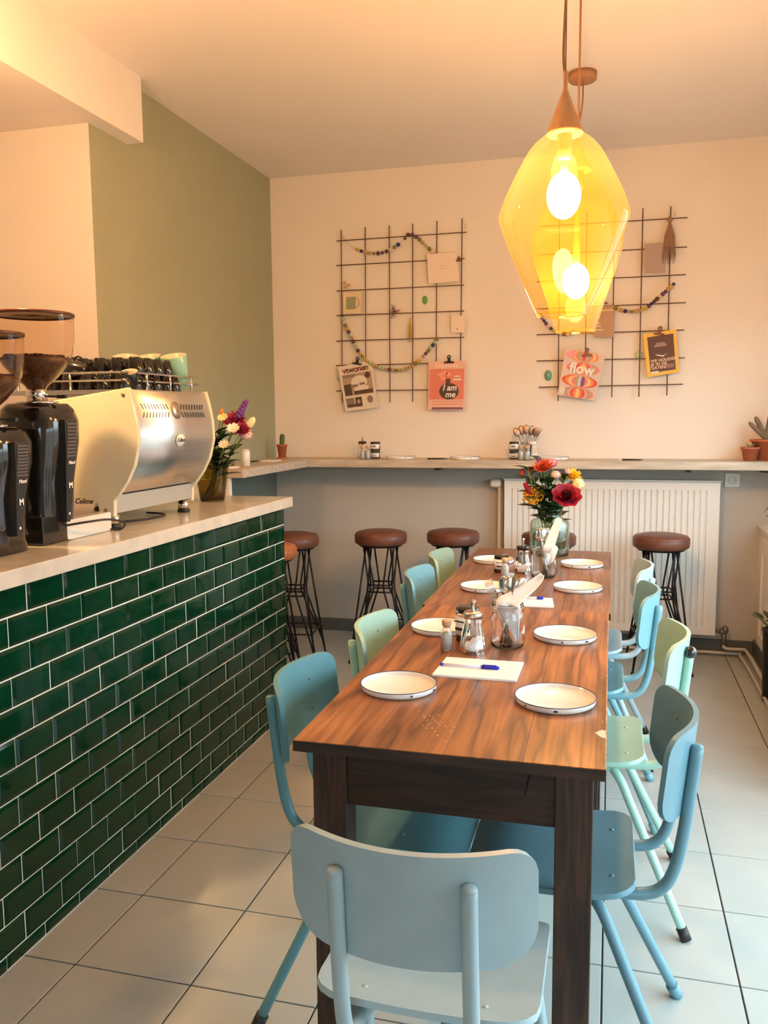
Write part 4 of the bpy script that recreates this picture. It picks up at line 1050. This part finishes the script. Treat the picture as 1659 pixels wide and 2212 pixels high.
garland('short bead garland draped from the top of the left grid to the white card',[(745,521),(770,538),(800,547),(830,545),(858,530),(876,514),(885,506),(900,512),(915,526),(938,547)],24,1,skip=((0,.13),(.58,.62)))
garland('long bead garland hanging in a deep curve across the left grid',[(738,678),(743,696),(757,725),(773,757),(792,779),(815,792),(845,799),(868,799),(890,791),(912,772),(932,750),(946,729)],40,2)
garland('bead garland curving up to the right across the right grid',[(1326,664),(1345,671),(1368,673),(1392,667),(1412,652),(1428,638),(1440,628),(1458,611)],20,3)
garland('bead garland at the lower left of the right grid under the lamp',[(1166,676),(1176,694),(1192,711),(1210,719),(1228,722),(1244,714)],13,4)
# clips
def clip(label,px,py,s=1.0,m_=black_gloss,rot=0):
    p=wp(px,py,YG-.026); t=thing('bulldog_clip',label,'clip',p,group='clips holding papers on the grids'); t.rotation_euler=(0,rot,0)
    MB().prism([(-.028*s,-.004),(.028*s,-.004),(.026*s,.006),(-.026*s,.006)],-.004,.010,ax=1).build('jaw',m_,t,bevel=.001)
    MB().prism([(-.010*s,.004),(.010*s,.004),(.006*s,.024*s),(-.006*s,.024*s)],-.002,.001,ax=1).build('handle',m_,t)
    m=MB(); m.lathe([(.004*s,-.002),(.011*s,-.002),(.011*s,.001),(.004*s,.001),(.004*s,-.002)],16); o=m.build('handle_ring',m_,t); o.rotation_euler=(PI/2,0,0); o.location=(0,0,.030*s)
    return t
def board(name,label,cat,corners,m_,th=.005,y=None):
    "a rigid sheet given by 4 photo corners tl,tr,br,bl on the grid plane; returns thing, and local mapper (u,v in 0..1)"
    y=y or YG-.016
    P=[wp(px,py,y) for px,py in corners]; o0=P[0]; t=thing(name,label,cat,o0)
    Q=[p-o0 for p in P]
    MB().prism([(q.x,q.z) for q in Q],-th/2,th/2,ax=1).build('cover' if 'mag' in name else 'sheet',m_,t)
    def uv(u,v,lift=.0006):
        a=Q[0].lerp(Q[1],u); b=Q[3].lerp(Q[2],u); p=a.lerp(b,v); return Vector((p.x,-th/2-lift,p.z))
    ang=math.atan2((Q[1]-Q[0]).z,(Q[1]-Q[0]).x); wdt=(Q[1]-Q[0]).length
    return t,uv,ang,wdt
def shape(t,uv,pts,m_,name='printed_shape',lift=.0006):
    V=[uv(u,v,lift) for u,v in pts]; m=MB(); m.add(V,[tuple(range(len(V)))]); return m.build(name,m_,t,solid=.0003)
def ell(cu,cv,ru,rv,n=18,a0=0,a1=2*PI): return [(cu+ru*math.cos(a0+(a1-a0)*i/n),cv+rv*math.sin(a0+(a1-a0)*i/n)) for i in range(n)]
def rect(u0,v0,u1,v1): return [(u0,v0),(u1,v0),(u1,v1),(u0,v1)]
mag_paper=mat('magazine_cream',(.74,.66,.56),.5)
brn=mat('print_dark_brown',(.09,.055,.04),.6); tanp=mat('print_tan',(.42,.31,.22),.6); greyp=mat('print_grey_brown',(.24,.19,.15),.6)
# magazine 1
t,uv,an,wd=board('magazine','black and cream home magazine clipped at the lower left of the left grid','magazine',[(730,793),(803,779),(817,880),(747,889)],mag_paper)
shape(t,uv,rect(.07,.20,.94,.68),tanp)
shape(t,uv,rect(.08,.42,.30,.66),brn,lift=.0012); shape(t,uv,ell(.55,.40,.24,.14),mag_paper,lift=.0012); shape(t,uv,rect(.38,.50,.80,.62),mag_paper,lift=.0014); shape(t,uv,rect(.36,.58,.92,.66),brn,lift=.0018)
shape(t,uv,rect(.28,.44,.50,.50),greyp,lift=.002); shape(t,uv,rect(.55,.42,.72,.47),greyp,lift=.002); shape(t,uv,ell(.82,.28,.08,.07),brn,lift=.0012); shape(t,uv,rect(.10,.22,.45,.27),greyp,lift=.0012)
shape(t,uv,rect(.07,.72,.32,.93),greyp); shape(t,uv,rect(.35,.72,.55,.93),brn); shape(t,uv,rect(.58,.70,.94,.93),mag_paper); shape(t,uv,ell(.80,.80,.09,.08),greyp,lift=.0012); shape(t,uv,rect(.1,.86,.5,.92),brn,lift=.0014); shape(t,uv,ell(.45,.82,.05,.05),tanp,lift=.0014)
p=uv(.50,.115,.0015); text('vtwonen',.052,mat('print_red_brown',(.16,.045,.03),.6),t,p,(PI/2,-an,0),bold=.0012,sp=.92)
clip('black bulldog clip holding the black and cream home magazine',771,786,1.1,rot=.16)
# magazine 2
salm=mat('print_salmon',(.70,.22,.16),.6); t,uv,an,wd=board('magazine','salmon pink magazine reading I am me at the lower right of the left grid','magazine',[(926,781),(1006,779),(1003,885),(925,885)],mat('print_pink_cream',(.78,.48,.38),.6))
shape(t,uv,rect(.03,.16,.97,.79),salm); shape(t,uv,ell(.57,.62,.27,.17,24),brn,lift=.0012); shape(t,uv,rect(.48,.36,.60,.50),brn,lift=.0014)
for a,b in ((.33,.28),(.45,.24),(.55,.27),(.40,.35)): shape(t,uv,ell(a,b,.075,.045),mat('print_coral',(.85,.34,.22),.6),lift=.0012)
shape(t,uv,rect(.68,.36,.90,.40),mag_paper,lift=.0012); shape(t,uv,rect(.70,.30,.86,.33),mag_paper,lift=.0012)
text('I am',.050,whitep,t,uv(.58,.55,.0025),(PI/2,-an,0),shear=.25,bold=.001); text('me',.050,whitep,t,uv(.60,.69,.0025),(PI/2,-an,0),shear=.25,bold=.001)
text('happinez',.040,mat('print_pale_pink',(.90,.66,.56),.6),t,uv(.5,.085,.0015),(PI/2,-an,0),bold=.0008)
shape(t,uv,rect(.10,.95,.96,.99),mat('print_plum',(.20,.07,.12),.6)); shape(t,uv,rect(.10,.82,.96,.835),salm); shape(t,uv,rect(.10,.88,.96,.892),salm)
clip('black bulldog clip holding the salmon pink magazine',970,783,1.1)
# magazine 3
t,uv,an,wd=board('magazine','colourful patterned magazine reading flow on the right grid','magazine',[(1222,753),(1308,767),(1286,866),(1204,853)],mat('print_pale_lilac',(.72,.56,.50),.6))
cols=[mat('p_'+n,c,.6) for n,c in (('red',(.75,.09,.06)),('orange',(.85,.28,.08)),('sand',(.85,.60,.30)),('coral',(.86,.25,.20)),('green',(.38,.42,.20)),('pinkish',(.85,.35,.40)))]
for (cu,cv,R_) in ((.50,.10,.36),(.52,.36,.42),(.50,.64,.46),(.50,.90,.42)):
    for k,s in enumerate((1,.82,.64,.46,.28,.12)):
        shape(t,uv,[(min(max(u,.02),.98),min(max(v,.01),.99)) for u,v in ell(cu,cv,R_*s,.135*(1-.04*k),22)],cols[(k+int(cv*10))%6],lift=.0006+.0003*k)
shape(t,uv,ell(.50,.64,.03,.12,16),mag_paper,lift=.003); shape(t,uv,ell(.58,.64,.05,.115,16),mat('p_violet',(.22,.10,.30),.6),lift=.0032)
shape(t,uv,ell(.15,.10,.12,.07,16),cols[5],lift=.003); shape(t,uv,rect(.03,.80,.17,.96),mag_paper,lift=.003)
text('flow',.082,whitep,t,uv(.50,.38,.0036),(PI/2,-an,0),bold=.0022)
clip('brown bulldog clip holding the patterned magazine',1268,768,1.1,mat('brown_clip',(.14,.07,.05),.4,.5))
# yellow clipboard
t,uv,an,wd=board('clipboard','yellow-framed clipboard with a dark brown printed sheet on the right grid','clipboard',[(1389,722),(1461,711),(1467,804),(1399,815)],mat('yellow_frame',(.80,.50,.08),.5),th=.006)
shape(t,uv,rect(.11,.09,.90,.92),mat('print_dark',(.12,.06,.045),.6)); shape(t,uv,rect(.12,.89,.36,.945),mag_paper,lift=.0012)
ptx=mat('print_peach',(.82,.62,.48),.6)
for i,s in enumerate(('WE HOUDEN','JE IN DE','GATEN')): text(s,.0225,ptx,t,uv(.14,.655+.080*i,.0015),(PI/2,-an,0),align='LEFT',bold=.0005,sp=1.08)
for i,(a,b) in enumerate(((.36,.62),(.32,.66),(.29,.68))): shape(t,uv,rect(a,.255+.032*i,b,.275+.032*i),mat('print_peach_dim',(.50,.33,.24),.6),lift=.0012)
for i in range(4): shape(t,uv,rect(.56,.775+.024*i,.86,.785+.024*i),MAT['print_peach_dim'],lift=.0012)
shape(t,uv,[(.30,.50),(.50,.545),(.48,.57),(.36,.54)],ptx,lift=.0012); shape(t,uv,ell(.53,.565,.05,.018,12),ptx,lift=.0014); shape(t,uv,[(.56,.55),(.68,.51),(.66,.53),(.57,.575)],MAT['print_peach_dim'],lift=.0012)
clip('brown bulldog clip at the top of the yellow clipboard',1424,722,1.1,MAT['brown_clip'],rot=.13)
# cards
card=mat('blush_card',(.80,.68,.58),.7); gcard=mat('grey_card',(.42,.32,.28),.7)
t,uv,an,wd=board('card','blank off-white card at the upper right of the left grid','card',[(922,549),(986,545),(992,607),(926,613)],card,.002,YG-.024); shape(t,uv,rect(.38,.42,.62,.44),mat('faint_ink',(.62,.50,.42),.7)); shape(t,uv,rect(.30,.52,.66,.535),MAT['faint_ink'])
t,uv,an,wd=board('card','small white tag at the right edge of the left grid','card',[(974,680),(1005,682),(1003,719),(975,718)],card,.002)
MB().ball(tuple(uv(.45,.8)),.0035,8,5).build('printed_dot',brn,t)
t,uv,an,wd=board('card','postcard with a green mug drawing at the left of the left grid','card',[(741,632),(781,630),(779,677),(742,678)],mat('yellowish_card',(.74,.60,.40),.7),.002)
gm=mat('print_sage',(.30,.33,.20),.7); shape(t,uv,rect(.17,.22,.70,.80),gm); V=[uv(.70+.20*math.sin(a),.50-.22*math.cos(a),.001) for a in [PI*i/8 for i in range(9)]]; MB().tube(V,.0018,5).build('mug_handle_print',gm,t)
clip('brass clip holding the mug postcard',749,618,.8,mat('brass_clip',(.55,.36,.16),.35,.8),rot=-.5)
t,uv,an,wd=board('card','plain dusky card high on the right grid','card',[(1393,527),(1437,525),(1435,589),(1392,590)],gcard,.002)
t,uv,an,wd=board('card','tan menu card with pale lines beside the lamp on the right grid','card',[(1284,662),(1328,660),(1326,728),(1283,729)],mat('tan_card',(.48,.30,.19),.7),.002)
for a,b,c,d in ((.28,.12,.94,.16),(.08,.52,.32,.56),(.08,.62,.34,.66),(.08,.74,.46,.78),(.10,.36,.3,.38)): shape(t,uv,rect(a,b,c,d),mat('print_straw',(.80,.62,.34),.7))
clip('brown clip at the top of the tan menu card',1304,655,.8,MAT['brown_clip'])
clip('small rusty clip at the right edge of the blank card',991,563,.6,MAT['brown_clip'])
def magnet(label,px,py,ru,rv,m_,y=YG+.0):
    p=wp(px,py,YW-.008); o=MB().ball((0,0,0),1,16,10,(ru,.007,rv)).build('glass_pebble',m_); o.location=p; return tag(o,label,'ornament')
tl=mat('teal_glass',(.10,.32,.24),.2)
magnet('bright green oval pebble on the left grid',918,648,.016,.026,mat('bright_green_glass',(.10,.36,.08),.2)); magnet('teal oval pebble left of the patterned magazine',1184,811,.021,.031,tl)
magnet('pale green disc beside the yellow clipboard',1380,767,.022,.022,mat('pale_green_glass_disc',(.48,.66,.40),.3)); magnet('small pale green disc at the left edge of the home magazine',731,815,.014,.018,MAT['pale_green_glass_disc'])
# yellow tassel, dried twig, feather tassel
def tassel(label,px,py0,py1,m_,w_,name='tassel',n=26,seed=1):
    a=wp(px,py0,YG-.014); b=wp(px,py1,YG-.014); L=a.z-b.z; rnd=random.Random(seed); m=MB()
    for i in range(n):
        q=rnd.uniform(-1,1); m.tube([(0,0,0),(q*w_*.35,rnd.uniform(-.006,.002),-L*.35),(q*w_*.5,rnd.uniform(-.008,.004),-L*rnd.uniform(.8,1))],[.0018,.0022,.0006],5)
    m.ball((0,0,0),w_*.22,8,6); o=m.build(name,m_); o.location=a; o['label']=label; o['category']='ornament'
tassel('mustard yellow tassel hanging in the middle of the left grid',886,688,742,mat('mustard_wool',(.62,.36,.03),.9),.022)
tassel('large dusky feather tassel hanging at the upper right of the right grid',1447,474,572,mat('dusky_feather',(.34,.20,.13),.9),.075,'feather_tassel',60,2)
m=MB(); rnd=random.Random(5)
for i in range(26):
    a=rnd.uniform(0,2*PI); r_=rnd.uniform(.012,.034); m.tube([(0,0,0),(r_*math.cos(a)*.6,-.005,r_*math.sin(a)*.7),(r_*math.cos(a+.2),-.01,r_*math.sin(a+.2))],[.0014,.001,.0004],4)
m.tube([(-.012,0,-.03),(0,0,0)],.0018,5); o=m.build('dried_twig',mat('dried_brown_twig',(.22,.11,.07),.9)); o.scale=(1.5,1,1.5); o.location=wp(851,672,YG-.014); tag(o,'dried brown flower sprig in the middle of the left grid','ornament')

# ================================================================== SHELF THINGS
ZS=1.1353
def pot(t,r0,r1,h,m_=terracotta,lip=.012,z=0):
    MB().lathe([(.0001,z),(r0,z),(r1,z+h-lip),(r1*1.12,z+h-lip),(r1*1.12,z+h),(r1*.95,z+h),(r1*.92,z+h-.012),(.0001,z+h-.012)],28).build('pot',m_,t)
    MB().lathe([(.0001,z+h-.010),(r1*.93,z+h-.012)],20).build('soil',soil_m,t)
def cactus_col(m,p,d,L,r,ribs=9):
    n=ribs*4; p=Vector(p); d=Vector(d).normalized(); u=Vector((1,0,0)); u=(u-d*u.dot(d)).normalized(); v=d.cross(u); vs=[];fs=[]; K=16
    for i in range(K+1):
        s=i/K; rr=r*(1 if s<.75 else math.sqrt(max(1-((s-.75)/.25)**2,.0004)))
        if i==0: rr*=.9
        for j in range(n):
            a=2*PI*j/n; q=rr*(1+.06*math.cos(ribs*a)); vs.append(p+d*(L*s)+(u*math.cos(a)+v*math.sin(a))*q)
    for i in range(K):
        for j in range(n): fs.append((i*n+j,i*n+(j+1)%n,(i+1)*n+(j+1)%n,(i+1)*n+j))
    m.add(vs,fs,True)
t=thing('potted_cactus','small column cactus in a terracotta pot in the corner of the shelf','cactus',(-2.005,5.02,ZS))
MB().lathe([(.0001,0),(.034,0),(.034,.005),(.0001,.005)],24).build('saucer',terracotta,t); pot(t,.022,.031,.083,z=.005); m=MB(); cactus_col(m,(0,0,.074),(.05,0,1),.082,.0155); m.build('cactus',cactus_m,t)
t=thing('potted_cactus','large branching cactus in a big terracotta pot at the right end of the shelf','cactus',(.835,5.08,ZS))
pot(t,.062,.086,.115); m=MB()
cactus_col(m,(-.015,0,.10),(.15,0,1),.19,.014); cactus_col(m,(-.015,0,.12),(-.9,-.1,.9),.13,.012); cactus_col(m,(-.02,0,.135),(-.5,0,1),.12,.0125); cactus_col(m,(0,0,.13),(1.0,0,.75),.13,.012)
m.build('cactus',mat('dusty_cactus',(.22,.17,.12),.8,nscale=25,namt=.3),t)
t=thing('potted_cactus','small terracotta pot with a little plant in front of the large cactus','cactus',(.735,5.02,ZS))
pot(t,.032,.045,.075); m=MB()
for a in (0,1.3,2.5,3.8,5): m.leaf((0,0,.066),(math.cos(a),math.sin(a),1.2),(0,0,1),.045,.012,.2)
m.build('succulent',mat('pale_succulent',(.40,.42,.26),.7),t)
gS='condiments standing on the wall shelf'
def sp(px,z=ZS,y=5.0): 
    # x on the shelf at depth y seen under photo column px
    q=at(px,985,1,y); return q.x
sugar_pourer('sugar dispenser at the back of the left group on the wall shelf',(sp(783,y=5.06),5.06,ZS),lid=mat('dark_lid',(.06,.025,.02),.4),group=gS,sc=.95)
bottle_shaker('left of two salt bottles in the left group on the wall shelf',(sp(783,y=4.97),4.97,ZS),gS); bottle_shaker('right of two salt bottles beside the stacked jars on the wall shelf',(sp(794,y=4.98),4.98,ZS),gS)
jx=sp(811,y=5.03)
label_jar('lower of two stacked jam jars, left group on the wall shelf',(jx,5.03,ZS),'',gS,h=.048,r=.029); label_jar('upper of two stacked jam jars, left group on the wall shelf',(jx,5.03,ZS+.0485),'Nuts',gS,h=.056,r=.031)
jx=sp(1110,y=5.04)
label_jar('lower of two stacked jam jars beside the brown cutlery bunch on the wall shelf',(jx,5.04,ZS),'',gS,h=.048,r=.028); label_jar('upper of two stacked jam jars beside the brown cutlery bunch on the wall shelf',(jx,5.04,ZS+.0485),'Nuts',gS,h=.056,r=.029)
bottle_shaker('left of two salt bottles by the cutlery bunch on the wall shelf',(sp(1125,y=4.97),4.97,ZS),gS); bottle_shaker('right of two salt bottles by the cutlery bunch on the wall shelf',(sp(1138,y=4.97),4.97,ZS),gS)
J3=Vector((sp(1137,y=5.08),5.08,ZS)); cj=cut_jar('glass jar of cutlery on the wall shelf against the back wall',J3); cj.scale=(.8,.8,.8)
g3='cutlery standing in the jar on the wall shelf'
for i,(k_,tl_,az) in enumerate((('spoon',-.42,.1),('spoon',-.22,-.1),('spoon',-.02,0),('spoon',.22,.1),('fork',.10,.4),('spoon',.42,-.1),('knife',.55,0))):
    c=cutlery(k_,['spoon leaning furthest left','spoon leaning slightly left','spoon standing upright','spoon leaning slightly right','fork standing tallest','spoon leaning far right','knife leaning furthest right'][i]+' in the cutlery jar on the wall shelf',J3+Vector((-.02*tl_,0,.01)),tl_,az,g3,.2); c.data=c.data.copy(); c.data.materials[0]=mat('bronze_cutlery',(.36,.24,.17),.35,.9)
sugar_pourer('sugar dispenser right of the cutlery jar on the wall shelf',(sp(1149,y=5.02),5.02,ZS),lid=pvc,group=gS,sc=.95)
# plates / trays and pens on shelf
pl=[('flat enamel plate on the wall shelf right of the jar stack',(sp(865,y=5.03),5.03)),('flat enamel plate on the wall shelf above the stool by the radiator',(sp(1005,y=5.03),5.03)),('flat enamel plate on the wall shelf right of the cutlery jar',(sp(1195,y=5.05),5.05))]
for lab,(x,y) in pl: dup(p0,(x,y,ZS),None,lab,'enamel plates on the wall shelf')
def shelfpen(label,x,y,rz): 
    o=MB().tube([(-.06,0,.005),(.03,0,.005),(.06,0,.005)],[.0045,.004,.0015],8).build('pen',black_matt); o.location=(x,y,ZS+.001); o.rotation_euler=(0,0,rz); tag(o,label,'pen')
shelfpen('dark pen on the wall shelf above the right end of the radiator',sp(1368,y=4.95),4.95,-.05); shelfpen('dark pen on the shelf between the two flat plates',sp(945,y=4.96),4.96,.3)
shelfpen('dark pen on the left arm of the wall shelf near the cactus',-2.00,4.55,1.2)
o=MB().box((-.07,-.05,0),(.07,.05,.003)).build('paper_sheet',paper); o.location=(sp(1365,y=5.03),5.03,ZS); o.rotation_euler=(0,0,-.1); tag(o,'white paper sheet behind the pen on the wall shelf','paper')
o=MB().box((-.05,-.07,0),(.05,.07,.004)).build('paper_sheet',paper); o.location=(-1.96,4.70,ZS); tag(o,'white paper slip on the shelf in front of the corner cactus','paper')
o=MB().box((-.03,-.045,0),(.03,.045,.006)).build('paper_sheet',paper); o.location=(-1.90,4.06,ZS); o.rotation_euler=(0,0,.3); tag(o,'small paper pad on the near end of the left shelf','paper')
t=thing('shelf_cylinder_jar','white cylindrical jar on the near end of the left shelf behind the bouquet','jar',(-1.885,4.20,ZS)); t.name='ceramic_jar'
MB().lathe([(.0001,0),(.022,0),(.022,.078),(.020,.081),(.0001,.082)],24).build('body',mat('white_ceramic',(.82,.82,.80),.3),t); MB().lathe([(.0001,.0815),(.018,.0815),(.018,.09),(.0001,.091)],20).build('lid',pvc,t)

# ================================================================== RIGHT SIDE: blind chain, plants
t=thing('blind_chain','thin white bead chain of the roller blind by the right window','blind chain',(.88,4.80,0))
m=MB(); m.tube([(0,0,2.5),(0,0,.80)],.0012,5); m.tube([(.012,.02,2.5),(.012,.02,.80)],.0012,5); m.tube(smoothpath([(0,0,.80),(.003,.008,.775),(.010,.018,.775),(.012,.02,.80)],4),.0012,5)
m.build('cord',pvc,t)
m=MB()
for i in range(120):
    z=2.5-i*.0143; m.ball((0,0,z),.0024,6,4)
m.build('beads',pvc,t)['kind']='stuff'
t=thing('potted_palm','feathery green palm in a dark pot on the right window sill','plant',(.915,4.64,.7625))
pot(t,.05,.065,.11,mat('dark_pot',(.06,.07,.06),.5))
for k in range(7):
    a=[2.9,3.5,2.3,3.9,1.6,4.6,.3][k]; R_=.085+.012*(k%3); hh=.16+.03*(k%4)
    sp_=smoothpath([(0,0,.11),(math.cos(a)*R_*.35,math.sin(a)*R_*.35,hh*.75),(math.cos(a)*R_*.75,math.sin(a)*R_*.75,hh),(math.cos(a)*R_*1.15,math.sin(a)*R_*1.15,hh*.80)],4)
    m=MB(); m.tube(sp_,.0022,6)
    for i in range(3,len(sp_)):
        d=(sp_[i]-sp_[i-1]).normalized(); sd=d.cross(Vector((0,0,1))).normalized()
        for s in (-1,1): m.leaf(sp_[i],sd*s+d*.6,(0,0,1),.085,.010,.25,4)
    m.build('frond',leaf_m,t)
t=thing('potted_plant','broad-leaved green plant in a dark pot low at the right edge','plant',(.772,4.36,0))
pot(t,.036,.044,.36,mat('black_pot',(.02,.02,.02),.4))
for k in range(10):
    a=k*2.4; d=Vector((math.cos(a),math.sin(a),1.0)); m=MB(); m.tube([(0,0,.345),tuple(Vector((0,0,.345))+d*.05)],.002,5); m.leaf(Vector((0,0,.345))+d*.05,d,(0,0,1),.06,.026,.3); m.build('leaf',leaf_m,t)
